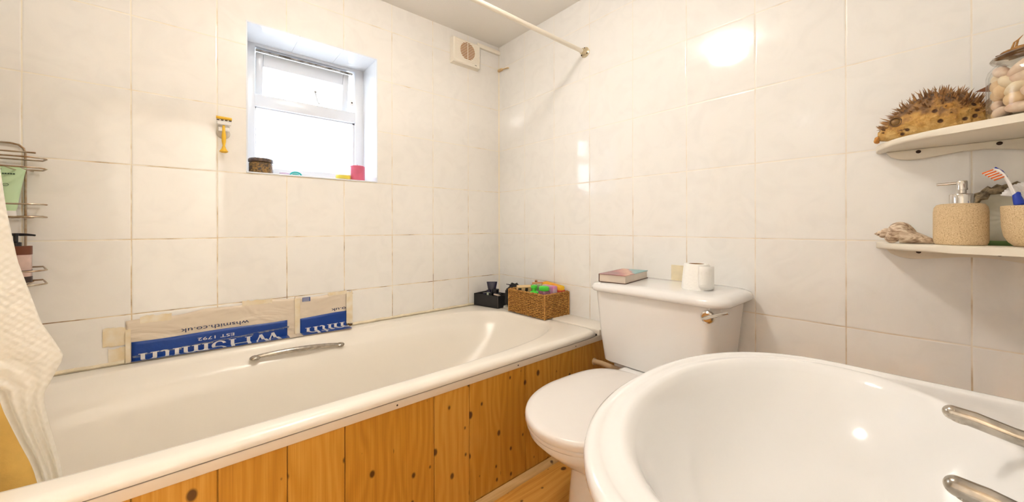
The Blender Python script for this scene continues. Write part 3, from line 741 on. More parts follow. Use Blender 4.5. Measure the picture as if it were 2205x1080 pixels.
def serif(ch, x, s):
    """rough book-face glyph drawn as strokes: returns polygons in a unit cap height, and the advance"""
    P = []
    th, tn, sf = .14, .06, .055
    def stem(cx, y0, y1, w=th, s0=True, s1=True):
        P.append([(cx-w/2, y0), (cx+w/2, y0), (cx+w/2, y1), (cx-w/2, y1)])
        if s0: P.append([(cx-w/2-.07, y0), (cx+w/2+.07, y0), (cx+w/2+.07, y0+.035), (cx-w/2-.07, y0+.035)])
        if s1: P.append([(cx-w/2-.07, y1-.035), (cx+w/2+.07, y1-.035), (cx+w/2+.07, y1), (cx-w/2-.07, y1)])
    def line(a, c, w):
        d = Vector((c[0]-a[0], c[1]-a[1])); q = Vector((-d.y, d.x)).normalized()*w/2
        P.append([(a[0]+q.x, a[1]+q.y), (a[0]-q.x, a[1]-q.y), (c[0]-q.x, c[1]-q.y), (c[0]+q.x, c[1]+q.y)])
    def arc(cx, cy, rx, ry, a0, a1, wt, k=14):
        pr = None
        for i in range(k+1):
            a = math.radians(a0+(a1-a0)*i/k)
            w = tn+(wt-tn)*abs(math.cos(a))
            o_, i_ = ((cx+(rx+w/2)*math.cos(a), cy+(ry+tn/2)*math.sin(a)), (cx+(rx-w/2)*math.cos(a), cy+(ry-tn/2)*math.sin(a)))
            if pr: P.append([pr[0], o_, i_, pr[1]])
            pr = (o_, i_)
    xh = .64
    if ch == 'W':
        line((.08, 1), (.40, 0), th); line((.40, 0), (.66, 1), tn); line((.60, 1), (.92, 0), th); line((.92, 0), (1.2, 1), tn)
        for cx in (.06, .62, 1.2): P.append([(cx-.11, .965), (cx+.11, .965), (cx+.11, 1), (cx-.11, 1)])
        return P, 1.26
    if ch == 'H':
        stem(.16, 0, 1); stem(.80, 0, 1); P.append([(.16, .5), (.80, .5), (.80, .545), (.16, .545)]); return P, .98
    if ch == 'S':
        arc(.33, .745, .20, .235, 20, 270, th); arc(.33, .255, .22, .255, -160, 90, th); return P, .68
    if ch == 'm':
        stem(.14, 0, xh, s1=False); stem(.50, 0, xh-.15, s1=False); stem(.86, 0, xh-.15, s1=False)
        arc(.32, xh-.17, .18, .15, 0, 170, th); arc(.68, xh-.17, .18, .15, 0, 170, th); line((.02, xh-.03), (.14, xh), .05); return P, 1.02
    if ch == 'i':
        stem(.14, 0, xh, s1=False); line((.02, xh-.03), (.14, xh), .05); P.append([(.14+.075*math.cos(a*PI/6), .86+.075*math.sin(a*PI/6)) for a in range(12)]); return P, .30
    if ch == 't':
        P.append([(.10, .12), (.22, .12), (.22, .85), (.10, .72)]); arc(.27, .14, .115, .13, 180, 320, th); P.append([(.0, xh-.05), (.38, xh-.05), (.38, xh), (.0, xh)]); return P, .42
    if ch == 'h':
        stem(.14, 0, 1.04, s1=False); stem(.52, 0, xh-.17, s1=False); arc(.33, xh-.19, .19, .17, 0, 165, th); line((.02, 1.0), (.14, 1.04), .05); return P, .68
    return P, .3
def word(bm, txt, xr, zbase, capx, capz, y):
    """lettering turned upside down: runs from xr leftwards, hanging from zbase downwards"""
    x = 0
    for ch in txt:
        ps, adv = serif(ch, x, 1)
        for k, p in enumerate(ps):
            vs = [(xr-(x+px)*capx, zbase-pz*capz) for px, pz in p]
            A = [bm.verts.new((q[0], y-.00002*(k % 5), ZC+q[1])) for q in vs]
            try: bm.faces.new(A)
            except ValueError: pass
        x += adv
    return x*capx
def sans(bm_dst, txt, xr, zbase, width, height, y):
    tb_ = text_bm(txt, 1.0)
    xs = [v.co.x for v in tb_.verts]; ys = [v.co.y for v in tb_.verts]
    x0, x1, y1 = min(xs), max(xs), max(ys)
    me = bpy.data.meshes.new('t'); 
    for v in tb_.verts:
        v.co = Vector((xr-(v.co.x-x0)/(x1-x0)*width, y-.0002*(1 if v.co.z > 0 else -1), ZC+zbase-(v.co.y/y1)*height))
    tb_.to_mesh(me); tb_.free(); bm_dst.from_mesh(me); bpy.data.meshes.remove(me)

ztop1 = lambda x: -.278+.017*min(1, max(0, (x+.14)/.35))+.003*math.sin(x*40)
bag = thing('carrier_bag', (.06, Y0, -.405), 'wide piece of upside-down carrier bag taped on wall above bath, left of the two', 'plastic bag')
bm = BM(); sheet(bm, -.150, .292, ztop1, CLIP, yb_-.0006); clip(bm); sh = obj('sheet', bm, plastic, bag, smooth=60); solid(sh)
bm = BM(); sheet(bm, -.138, .262, lambda x: -.3405+.0015*math.sin(x*22), CLIP, yb_-.0030, 40, 8, .0006); clip(bm); bp_ = obj('blue_panel', bm, inkblue, bag, label='blue printed panel', smooth=60); solid(bp_, .0004)
bm = BM(); word(bm, 'WHSmith', .2435, -.3785, .0690, .046, yb_-.0042); clip(bm); obj('logo_lettering', bm, inkwhite, bp_, smooth=0)
bm = BM(); sans(bm, 'EST 1792', .106, -.3575, .094, .0095, yb_-.0042); obj('date_lettering', bm, inkwhite, bp_, smooth=0)
bm = BM(); sans(bm, 'whsmith.co.uk', .147, -.3215, .176, .0125, yb_-.0030); obj('web_lettering', bm, inknavy, bag, smooth=0)
bm = BM()
for i in range(26):                                   # scuffed strip across the blue
    x = -.136+i*.0155; z = -.3815+.0165*(i/26)+random.uniform(-.0015, .0015); h = random.uniform(.002, .0075)
    prism(bm, [(x, z), (x+.0165, z+.0006), (x+.0155, z-h), (x+.001, z-h*.8)], 1, yb_-.0041, yb_-.0038)
obj('scuff', bm, silver, bp_, label='grey scuffed tape residue', smooth=0)
def tape(parent, x0, x1, z0, z1, y=yb_-.0046):
    bm = BM(); k = 10
    top = [(x0+(x1-x0)*i/k, z1+random.uniform(-.003, .003)) for i in range(k+1)]; bot = [(x1-(x1-x0)*i/k, z0+random.uniform(-.002, .002)) for i in range(k+1)]
    prism(bm, top+bot, 1, y-.0003, y); return obj('tape', bm, tapem, parent, smooth=0)
tape(bag, -.196, -.142, -.345, -.292, yb_); tape(bag, -.185, -.145, -.403, -.352, yb_); tape(bag, -.150, -.139, -.403, -.30)
tape(bag, -.120, -.05, -.288, -.268, yb_-.002); tape(bag, .128, .215, -.272, -.256, yb_-.002)
bag2 = thing('carrier_bag', (.39, Y0, -.405), 'small piece of upside-down carrier bag taped on wall above bath, right of the two', 'plastic bag')
bm = BM(); sheet(bm, .286, .470, lambda x: -.262+.006*math.sin(x*31), CLIP, yb_-.0012, 30, 14); clip(bm); sh = obj('sheet', bm, plastic, bag2, smooth=60); solid(sh)
bm = BM(); sheet(bm, .303, .469, lambda x: -.3435+.006*min(1, max(0, (x-.303)/.12)), CLIP, yb_-.0034, 20, 8, .0006); clip(bm); bp2 = obj('blue_panel', bm, inkblue, bag2, label='blue printed panel', smooth=60); solid(bp2, .0004)
bm = BM(); word(bm, 'mith', .486, -.381, .0690, .046, yb_-.0046); clip(bm, .470); obj('logo_lettering', bm, inkwhite, bp2, smooth=0)
bm = BM(); sans(bm, 'co.uk', .480, -.3215, .068, .0115, yb_-.0034); clip(bm, .4695); obj('web_lettering', bm, inknavy, bag2, smooth=0)
bm = BM(); box(bm, .311, .338, yb_-.0036, yb_-.003, -.2815, -.266); sq = obj('printed_block', bm, mat('faded blue print', (76, 96, 150), .5), bag2)
bm = BM()
for k in range(3): box(bm, .313, .334, yb_-.004, yb_-.0034, -.2795+k*.0045, -.2783+k*.0045)
obj('line', bm, inkwhite, sq)
tape(bag2, .286, .303, -.403, -.268); tape(bag2, .468, .492, -.39, -.262); tape(bag2, .40, .47, -.270, -.258, yb_-.002)
bm = BM()
random.seed(3)
for k in range(7):
    x = .474+random.uniform(0, .02); z = -.268-random.uniform(0, .02) if k < 4 else -.395+random.uniform(-.004, .008)
    ball(bm, (x, Y0-.001, z), random.uniform(.003, .007), 1.6, .25, .8, 10, 8, .2)
obj('mould_spot', bm, mat('brown mould', (140, 104, 58), .9, noise=.4, nscale=90), label='brown mould on tile joint at right edge of small bag piece', cat='mould', kind='stuff')

# ------------------------------------------------------------------ black box and its contents
random.seed(11)
bb = thing('storage_box', (1.165, 1.48, -.396), 'low open black card box in far corner of bath edge', 'box')
a_ = math.atan2(.98, -.19)                    # long side direction
bA = (1.113, 1.393)
def bxy(u, v):                                    # u along the long side, v away from the bath
    d = (math.cos(a_), math.sin(a_)); p = (d[1], -d[0])
    return (bA[0]+u*d[0]+v*p[0], bA[1]+u*d[1]+v*p[1])
BLn, BWd = .160, .097
bz0, bz1 = -.3965, -.338
bm = BM()
def wallbox(u0, u1, v0, v1, z0, z1): prism(bm, [bxy(u0, v0), bxy(u1, v0), bxy(u1, v1), bxy(u0, v1)], 2, z0, z1)
wallbox(0, BLn, 0, BWd, bz0, bz0+.003); wallbox(0, BLn, 0, .003, bz0, bz1); wallbox(0, BLn, BWd-.003, BWd, bz0, bz1); wallbox(0, .003, 0, BWd, bz0, bz1); wallbox(BLn-.003, BLn, 0, BWd, bz0, bz1)
obj('tray', bm, black, bb, smooth=0)
bm = BM(); tube(bm, [bxy(0, 0)+(bz0+.001,), bxy(0, 0)+(bz1,)], .0012, 6); obj('worn_edge', bm, mat('scuffed grey edge', (110, 100, 96), .6), bb)
tb2 = thing('cosmetic_tube', bxy(.078, .045)+(bz0+.003,), 'upright navy tube with flat crimped top in black box', 'tube')
p = bxy(.078, .045)
bm = BM(); lathe(bm, [(.014, 0), (.0145, .022), (.013, .024)], p[0], p[1], bz0+.003, 20); obj('cap', bm, blackgloss, tb2)
bm = BM()
def fr2(w, d, z):
    q = []
    for i in range(28):
        t = 2*PI*i/28; u, v = w*math.cos(t), d*math.sin(t)
        q.append((p[0]+u*.78+v*.62, p[1]-u*.62+v*.78, z))
    return q
loft(bm, [fr2(.013, .013, bz0+.027), fr2(.016, .012, bz0+.06), fr2(.0235, .006, bz0+.100), fr2(.027, .002, bz0+.119)]); obj('body', bm, navy, tb2)
def pot(u, v, r, z0, h, m, lab, name='cosmetic_pot', lid=None, cat='pot'):
    q = bxy(u, v); t = thing(name, q+(bz0+.003,), lab, cat)
    bm = BM(); lathe(bm, [(r*.85, bz0+.003), (r, bz0+.006), (r, z0+h*.6), (r*.9, z0+h*.65)], q[0], q[1], 0, 20); obj('body', bm, m, t)
    bm = BM(); lathe(bm, [(r*1.03, z0+h*.64), (r*1.03, z0+h*.97), (r*.9, z0+h)], q[0], q[1], 0, 20); obj('lid', bm, lid or m, t)
pot(.050, .040, .017, bz0+.05, .036, blackgloss, 'round black pot in front of navy tube in black box')
pot(.028, .034, .016, bz0+.04, .026, black, 'short matt black pot nearest front corner of black box')
pot(.075, .016, .010, bz0+.052, .030, mat('grey green glass', (150, 160, 140), .15), 'small grey-green bottle in front of navy tube', 'cosmetic_bottle', navy, 'bottle')
pot(.060, .013, .009, bz0+.044, .024, mat('dark green glass', (84, 100, 90), .15), 'tiny dark green bottle beside grey-green bottle in black box', 'cosmetic_bottle', blackgloss, 'bottle')
pot(.098, .015, .012, bz0+.040, .026, navy, 'squat navy pot left of the grey-green bottle in black box')
q = bxy(.022, .018); bm = BM(); lathe(bm, [(.015, bz0+.056), (.018, bz0+.058), (.018, bz0+.064), (.010, bz0+.066)], q[0], q[1], 0, 24, tilt=((q[0], q[1], bz0+.06), Matrix.Rotation(.35, 3, 'Y')))
obj('compact', bm, mat('silver compact', (190, 176, 164), .3, .5), label='silver round compact lying at front corner of black box', cat='compact')
bl = thing('cloth_bag', (1.185, 1.385, -.386), 'crumpled black bag between black box and wicker basket', 'bag')
bm = BM()
bmesh.ops.create_icosphere(bm, subdivisions=3, radius=1)
for v in bm.verts:
    c_ = v.co.copy(); k = 1+.22*math.sin(7*c_.x+3*c_.z)*math.cos(6*c_.y-2*c_.z)
    v.co = Vector((1.185+.055*c_.x*k, 1.352+.034*c_.y*k, ZC-.343+.053*c_.z*k*(1.25 if c_.z > 0 and c_.x < .3 else .9)))
obj('fabric', bm, black, bl)
bm = BM(); prism(bm, [(1.143, 1.35), (1.148, 1.375), (1.19, 1.36), (1.185, 1.335)], 2, -.286, -.283); bmesh.ops.rotate(bm, verts=bm.verts[:], cent=Vector((1.165, 1.355, ZC-.285)), matrix=Matrix.Rotation(.35, 3, 'Y')); obj('flap', bm, navy, bl, smooth=0)

# ------------------------------------------------------------------ wicker basket
wk = thing('wicker_basket', (1.18, 1.185, -.3885), 'rectangular brown wicker basket full of toiletries on end of bath', 'basket')
wick = mat('woven seagrass', (206, 152, 74), .75, noise=.5, nscale=120, rgb2=(150, 98, 40), bump=.2, bscale=200)
wickdark = mat('dark basket lining', (120, 78, 34), .9)
gx0, gx1, gy0, gy1, gz0, gz1 = 1.101, 1.2595, 1.069, 1.306, -.3885, -.2865
def peri(inset, amp, ph, z, n_=176):
    o = []
    W, H = gx1-gx0-2*inset, gy1-gy0-2*inset; L = 2*(W+H)
    for i in range(n_):
        d = L*i/n_
        if d < W: q, nn = (gx0+inset+d, gy0+inset), (0, -1)
        elif d < W+H: q, nn = (gx1-inset, gy0+inset+d-W), (1, 0)
        elif d < 2*W+H: q, nn = (gx1-inset-(d-W-H), gy1-inset), (0, 1)
        else: q, nn = (gx0+inset, gy1-inset-(d-2*W-H)), (-1, 0)
        w = amp*math.sin(2*PI*i/8+ph)+random.uniform(-.0006, .0006)
        o.append((q[0]+nn[0]*w, q[1]+nn[1]*w, z+random.uniform(-.0007, .0007)))
    return o
bm = BM()
NR = 20
for k in range(NR):
    z = gz0+.003+k*(gz1-gz0-.008)/(NR-1)
    tube(bm, peri(.0058, .0027, PI*(k % 2), z, 232), .0028, 6, closed=True)
obj('weave', bm, wick, wk, smooth=80)
for x in (gx0+.004, gx1-.004):
    for y in (gy0+.004, gy1-.004):
        bm = BM(); tube(bm, [(x, y, gz0), (x, y, gz1)], .0042, 8); obj('corner_post', bm, wick, wk, smooth=80)
for ph in (0,):
    bm = BM()
    for s_ in range(2):
        pts = peri(.005, .0022, PI*s_, gz1-.002)
        pts = [(x, y, z+.002*math.cos(2*PI*i/8+PI*s_)) for i, (x, y, z) in enumerate(pts)]
        tube(bm, pts, .0034, 6, closed=True)
    obj('rim', bm, wick, wk, smooth=80)
bm = BM()
box(bm, gx0+.008, gx1-.008, gy0+.008, gy1-.008, gz0, gz0+.004)
for a in ((gx0+.008, gx0+.010, gy0+.008, gy1-.008), (gx1-.010, gx1-.008, gy0+.008, gy1-.008), (gx0+.008, gx1-.008, gy0+.008, gy0+.010), (gx0+.008, gx1-.008, gy1-.010, gy1-.008)):
    box(bm, *a, gz0+.004, gz1-.006)
obj('lining', bm, wickdark, wk, smooth=0)
# basket contents
def bottle(name, x, y, r, ztop, body, cap, lab, capprof, sx=1, sy=1):
    t = thing(name, (x, y, gz0+.005), lab, 'bottle'); z0 = gz0+.005
    bm = BM(); loft(bm, [squircle(x, y, r*.9*sx, r*.9*sy, 2.2, z0, 28), squircle(x, y, r*sx, r*sy, 2.2, z0+.004, 28), squircle(x, y, r*sx, r*sy, 2.2, ztop-.022, 28), squircle(x, y, r*.8*sx, r*.8*sy, 2.2, ztop-.008, 28), squircle(x, y, r*.4*sx, r*.4*sy, 2.2, ztop, 28)]); obj('body', bm, body, t)
    bm = BM(); loft(bm, [squircle(x, y, r*a*sx, r*a*sy, 2.2, ztop+h, 28) for a, h in capprof]); obj('cap', bm, cap, t)
purple = mat('dark pink shampoo', (130, 70, 90), .12, trans=.1)
bottle('shampoo_bottle', 1.145, 1.115, .026, -.269, purple, greenplastic, 'purple bottle with oval bright green cap in front of wicker basket', [(.72, -.008), (.82, -.002), (.80, .008), (.6, .012)], 1, 1.05)
bottle('hand_wash_bottle', 1.1365, 1.168, .023, -.286, mat('clear pink liquid', (206, 170, 160), .12), greenplastic, 'clear bottle with narrow green pump cap in wicker basket', [(.95, -.02), (.9, -.004), (.45, .003), (.42, .014), (.62, .016), (.6, .026), (.3, .028)])
pk = thing('soap_packet', (1.19, 1.105, gz0+.07), 'pink and lilac packet behind green-capped bottles in wicker basket', 'packet')
bm = BM(); box(bm, 1.178, 1.205, 1.090, 1.165, -.345, -.259, .006, 3); obj('wrapper', bm, mat('hot pink wrapper', (228, 108, 178), .3, noise=.35, nscale=35, rgb2=(196, 176, 190)), pk)
sg = thing('sponge', (1.215, 1.15, gz0+.08), 'yellow and orange sponge on top at back of wicker basket', 'sponge')
bm = BM(); box(bm, 1.211, 1.246, 1.084, 1.196, -.298, -.256, .008, 3, rot=((1.22, 1.15, -.28), Matrix.Rotation(.10, 3, 'X'))); obj('yellow_layer', bm, mat('yellow sponge', (250, 206, 48), .9, bump=.6, bscale=180, noise=.25, nscale=20, rgb2=(240, 150, 60)), sg)
bm = BM(); box(bm, 1.2105, 1.2465, 1.0835, 1.11, -.284, -.272, .003, 2, rot=((1.22, 1.15, -.28), Matrix.Rotation(.10, 3, 'X'))); obj('red_edge', bm, mat('coral sponge edge', (228, 90, 70), .8), sg)
def card(name, u, lab, m, stripes=None, x=1.15, y=1.25, w=.075, h=.11, t=.012, rx=.5, rz=.3):
    th = thing(name, (x, y, gz0+.02), lab, 'box' if name == 'card_box' else 'packet')
    R = Matrix.Rotation(rz, 3, 'Z') @ Matrix.Rotation(rx, 3, 'X')
    bm = BM(); box(bm, x-w/2, x+w/2, y-t/2, y+t/2, -.345-h*.2, -.345+h*.75, .001, 1, rot=((x, y, -.33), R)); obj('pack', bm, m, th)
    if stripes:
        bm = BM()
        for a, c in stripes: box(bm, x-w/2+a*w, x-w/2+c*w, y-t/2-.0008, y+t/2+.0008, -.345+h*.0, -.345+h*.70, rot=((x, y, -.33), R))
        obj('stripe', bm, mat('dark print band', (64, 56, 48), .6), th)
cream = mat('cream card', (236, 202, 150), .6)
card('card_box', 0, 'cream card box with dark bands at left end of wicker basket', cream, ((.05, .28), (.55, .75)), 1.158, 1.262, .066, .100, .022, .28, -.50)
card('card_packet', 1, 'cream and orange packet in middle of wicker basket', mat('orange printed packet', (232, 140, 90), .5, noise=.7, nscale=30, rgb2=(240, 214, 160)), None, 1.212, 1.226, .052, .118, .008, .15, -.5)
bm = BM(); tube(bm, [(1.240, 1.278, -.37), (1.236, 1.262, -.30), (1.232, 1.252, -.256)], [.006, .008, .0065], 12); obj('brown_stick', bm, mat('brown wood stick', (160, 106, 66), .6), label='short brown stick poking up at back of wicker basket', cat='stick')
card('leaf_packet', 2, 'small green printed packet behind cream packet in wicker basket', mat('green and white packet', (110, 170, 90), .5, noise=.5, nscale=40, rgb2=(236, 226, 200)), None, 1.186, 1.203, .042, .112, .007, .10, -.45)

# ------------------------------------------------------------------ wall shelves
def shelf(zt, label):
    t = thing('wall_shelf', (X0, -.05, zt-.014), label, 'shelf', 'white bow-fronted shelves on right wall')
    edge = [(X0-.0005, .1015), (1.245, .1005), (1.215, .095), (1.18, .083), (1.15, .066), (1.127, .046), (1.105, .018), (1.088, -.015), (1.068, -.055), (1.052, -.091), (1.038, -.135), (1.030, -.175), (1.028, -.213), (X0-.0005, -.213)]
    bm = BM(); prism(bm, edge, 2, zt-.014, zt, .004); obj('board', bm, shelfwhite, t, smooth=60)
    lo = [(.084, zt-.014), (.083, zt-.018), (.076, zt-.027), (.062, zt-.034), (.045, zt-.037), (.025, zt-.0365), (0, zt-.033), (-.03, zt-.029), (-.06, zt-.0285), (-.085, zt-.032), (-.11, zt-.037), (-.14, zt-.038), (-.17, zt-.033), (-.19, zt-.024), (-.2, zt-.014)]
    bm = BM(); prism(bm, lo, 0, X0-.016, X0-.0005, .002); rl = obj('back_rail', bm, shelfwhite, t, smooth=30)
    for y in (.032, -.0795, -.165):
        bm = BM(); ball(bm, (X0-.0165, y, zt-.0205), .0042, .4, 1, .9, 12, 8); obj('screw', bm, screwdark, rl)
    return t
UZ, LZ = .1885, -.0385
shelf(UZ, 'upper white bow-fronted shelf carrying dried fish and pebble jar')
shelf(LZ, 'lower white bow-fronted shelf carrying soap dispenser and shells')

# dried porcupine fish
random.seed(5)
fish = thing('porcupine_fish', (1.185, .03, UZ), 'dried brown spiny porcupine fish on upper shelf beside pebble jar', 'dried fish')
skin = bpy.data.materials.new('dried fish skin'); n, l, b = nodes_of(skin)
tc = n.new('ShaderNodeTexCoord'); sp = n.new('ShaderNodeSeparateXYZ'); l.new(tc.outputs['Object'], sp.inputs[0])
nz = n.new('ShaderNodeTexNoise'); nz.inputs['Scale'].default_value = 55; nz.inputs['Detail'].default_value = 6; l.new(tc.outputs['Object'], nz.inputs['Vector'])
hg = n.new('ShaderNodeMapRange'); hg.inputs['From Min'].default_value = .0; hg.inputs['From Max'].default_value = .09; hg.inputs['To Min'].default_value = -.25; hg.inputs['To Max'].default_value = .36; l.new(sp.outputs[2], hg.inputs['Value'])
r = n.new('ShaderNodeValToRGB'); e = r.color_ramp.elements
e[0].position = .25; e[0].color = s2l((226, 190, 120)); e[1].position = .9; e[1].color = s2l((100, 74, 54))
k = e.new(.5); k.color = s2l((204, 156, 80)); k = e.new(.7); k.color = s2l((146, 108, 68))
l.new(math_node(n, l, 'ADD', nz.outputs['Fac'], hg.outputs['Result']), r.inputs['Fac'])
vo = n.new('ShaderNodeTexVoronoi'); vo.inputs['Scale'].default_value = 62; l.new(tc.outputs['Object'], vo.inputs['Vector'])
kr = n.new('ShaderNodeMapRange'); kr.inputs['From Min'].default_value = .2; kr.inputs['From Max'].default_value = .31; l.new(vo.outputs['Distance'], kr.inputs['Value'])
mx = n.new('ShaderNodeMix'); mx.data_type = 'RGBA'; l.new(kr.outputs['Result'], mx.inputs['Factor']); mx.inputs[6].default_value = s2l((84, 52, 26)); l.new(r.outputs['Color'], mx.inputs[7])
l.new(mx.outputs[2], b.inputs['Base Color']); b.inputs['Roughness'].default_value = .55
bp = n.new('ShaderNodeBump'); nf = n.new('ShaderNodeTexNoise'); nf.inputs['Scale'].default_value = 130; nf.inputs['Detail'].default_value = 5; l.new(tc.outputs['Object'], nf.inputs['Vector'])
bp.inputs['Strength'].default_value = 1.0; bp.inputs['Distance'].default_value = .006; l.new(math_node(n, l, 'MULTIPLY_ADD', nf.outputs['Fac'], .8, vo.outputs['Distance']), bp.inputs['Height']); l.new(bp.outputs[0], b.inputs['Normal'])
def fprof(t):                                    # t 0 nose .. 1 tail : centre z, half height, half width
    h = .045*math.sin(PI*min(1, .06+.94*t)**.62)**.75 if t < .98 else .012
    return max(.009, h)
fy = lambda t: .094-.178*t
def frow(t):
    hh = [.010, .017, .025, .0315, .037, .041, .044, .0455, .046, .0455, .044, .041, .036, .030, .022, .015, .010]
    q = t*(len(hh)-1); i = min(len(hh)-2, int(q)); f = q-i
    return hh[i]*(1-f)+hh[i+1]*f
def fcen(t): return UZ+max(.001, .0015)+frow(t)+(.006*(1-t*6) if t < 1/6 else 0)+.006*max(0, t-.8)*5
FX = 1.203
rings = []
for i in range(33):
    t = i/32; h = frow(t); w = h*.86; cz = fcen(t)
    rings.append([(FX+w*math.cos(2*PI*k/40)*(1+.03*random.uniform(-1, 1)), fy(t), cz+h*math.sin(2*PI*k/40)*(1+.03*random.uniform(-1, 1))) for k in range(40)])
bm = BM(); loft(bm, rings); obj('body', bm, skin, fish, smooth=80)
bm = BM()
for k in range(300):
    t = random.uniform(.04, .93)
    a = random.choice([random.uniform(.25, PI-.25)]*3+[random.uniform(-.5, PI+.5)])
    h = frow(t); w = h*.86
    nx, nz_ = math.cos(a), math.sin(a)
    base = Vector((FX+w*nx, fy(t), fcen(t)+h*nz_))
    up = max(0, nz_); L = (.0055+.0135*up*random.uniform(.35, 1.15))*(1 if t > .1 else .9)
    d = Vector((nx*.9, .9-1.7*t if nz_ > .3 else .5-t, nz_)).normalized()
    if t < .22: d = (d+Vector((-.1, .9, .1))).normalized()
    p1 = base-d*.002; p2 = base+d*L*.5; p3 = base+d*L+Vector((random.uniform(-1, 1), random.uniform(-1, 1), random.uniform(-.6, .3)))*L*.25
    tube(bm, [p1, p2, p3], [.0019, .0011, .0001], 5)
obj('spines', bm, mat('dark brown spines', (120, 82, 50), .5, noise=.5, nscale=60, rgb2=(190, 144, 90)), fish, label='dark spines along the back', smooth=60)
bm = BM(); ex = FX-.0255; ball(bm, (ex, .064, UZ+.040), .0085, .45, 1, 1)
ey = obj('eye', bm, mat('dried eye', (150, 112, 58), .35, noise=.4, nscale=80), fish)
bm = BM(); tube(bm, [(ex-.0025, .064+.0095*math.cos(a*PI/10), UZ+.040+.0092*math.sin(a*PI/10)) for a in range(20)], .0015, 6, closed=True); obj('eyelid', bm, mat('dark eyelid', (116, 84, 52), .7), ey)
bm = BM(); tube(bm, [(FX-.008+.010*math.cos(a*PI/8), .0955+.002*math.sin(a*PI/4), UZ+.0085+.0055*math.sin(a*PI/8)) for a in range(16)], .0026, 8, closed=True); ball(bm, (FX-.008, .0945, UZ+.0085), .006, 1.1, .6, .7)
obj('mouth', bm, mat('dried lips', (206, 146, 70), .5), fish)
bm = BM(); prism(bm, [(-.047, UZ+.083), (-.06, UZ+.089), (-.082, UZ+.112), (-.086, UZ+.098), (-.083, UZ+.086), (-.066, UZ+.078)], 0, FX-.001, FX+.001); obj('dorsal_fin', bm, mat('brown dried fin', (140, 86, 50), .5), fish)
bm = BM(); prism(bm, [(-.078, UZ+.030), (-.112, UZ+.050), (-.116, UZ+.028), (-.110, UZ+.006), (-.078, UZ+.018)], 0, FX+.018, FX+.020); obj('tail_fin', bm, MATS['brown dried fin'], fish)
bm = BM(); ball(bm, (FX-.036, -.010, UZ+.055), .009, .4, 1, .7, 16, 10, .14); obj('side_fin', bm, mat('amber dried fin', (206, 152, 76), .8, noise=.5, nscale=90, bump=.5, bscale=120), fish)

# glass jar of pebbles
JX, JY, JR = 1.107, -.1165, .0615
gj = thing('glass_jar', (JX, JY, UZ), 'round glass jar full of pale pebbles at right end of upper shelf', 'jar')
bm = BM()
outp = [(JR*.85, .0), (JR*.97, .003), (JR, .010), (JR, .080), (JR*.96, .090), (JR*.86, .098), (JR*.80, .1015), (JR*.80, .106)]
inp = [(JR*.80-.003, .106), (JR*.80-.003, .1015), (JR*.86-.003, .096), (JR*.96-.003, .088), (JR-.003, .080), (JR-.003, .012), (JR*.9, .005)]
lathe(bm, outp+inp, JX, JY, UZ, 64)
jgm = mat('clear jar glass', (255, 255, 255), .01)
obj('jar_body', bm, glass_pane('jar clear glass', (.985, .985, .97, 1), 1.0, .02), gj, smooth=60)
bm = BM(); lathe(bm, [(JR*.70, .1062), (JR*.90, .1065), (JR*.93, .109), (JR*.90, .112), (JR*.6, .1135), (JR*.3, .114)], JX, JY, UZ, 64); obj('jar_lid', bm, glass_pane('lid glass', (.9, .88, .84, 1), 1.6, .03), gj, smooth=60)
peb_m = [mat('pale pebble %s' % c, rgb, .6, noise=.22, nscale=50, rgb2=r2) for c, rgb, r2 in (('cream', (244, 228, 200), (230, 204, 164)), ('tan', (234, 204, 160), (214, 176, 130)), ('blush', (236, 214, 192), (214, 178, 154)))]
protos = []
for i in range(3):
    bm = BM(); bmesh.ops.create_icosphere(bm, subdivisions=3, radius=1)
    for v in bm.verts:
        c_ = v.co.copy(); k = 1+.10*math.sin(2.3*c_.x+i*2)+.08*math.sin(3.1*c_.y+i)
        v.co = Vector(((.0165, .0145, .0180)[i]*c_.x*k, .0112*c_.y*k, (.0105, .0118, .0092)[i]*c_.z*k))
    me = bpy.data.meshes.new('pebble'); bm.to_mesh(me); bm.free(); me.materials.append(peb_m[i])
    for p_ in me.polygons: p_.use_smooth = True
    protos.append(me)
cnt = 0
for lay in range(5):
    for k in range(10):
        a = 2*PI*(k+.5*(lay % 2))/10+random.uniform(-.16, .16)
        rr = JR-.0155+random.uniform(-.0015, .0008)
        o = bpy.data.objects.new('pebble', protos[random.randrange(3)]); COL.objects.link(o); cnt += 1
        o.location = (JX+rr*math.cos(a), JY+rr*math.sin(a), ZC+UZ+.0145+lay*.0172+(random.uniform(-.003, .003) if lay else 0))
        o.rotation_euler = (random.uniform(-.3, .3), random.uniform(-.75, .75) if lay else random.uniform(-.1, .1), a+PI/2+random.uniform(-.15, .15))
        o['label'] = 'pale rounded pebble among many inside glass jar on upper shelf'; o['category'] = 'pebble'; o['group'] = 'pebbles in the glass jar'
for lay in range(6):
    for k in range(4):
        a = 2*PI*k/4+lay*.6
        o = bpy.data.objects.new('pebble', protos[cnt % 3]); COL.objects.link(o); cnt += 1
        o.location = (JX+.021*math.cos(a), JY+.021*math.sin(a), ZC+UZ+.0135+lay*.0148)
        o.rotation_euler = (random.uniform(-.2, .2), random.uniform(-.3, .3), a+PI/2)
        o['label'] = 'pale rounded pebble among many inside glass jar on upper shelf'; o['category'] = 'pebble'; o['group'] = 'pebbles in the glass jar'
dr = thing('driftwood', (JX, JY, UZ+.114), 'flat brown dried starfish-like driftwood lying on top of pebble jar', 'driftwood')
dwm = mat('brown driftwood', (206, 156, 92), .85, noise=.6, nscale=45, rgb2=(116, 74, 38), bump=.6, bscale=70)
bm = BM(); bmesh.ops.create_icosphere(bm, subdivisions=4, radius=1)
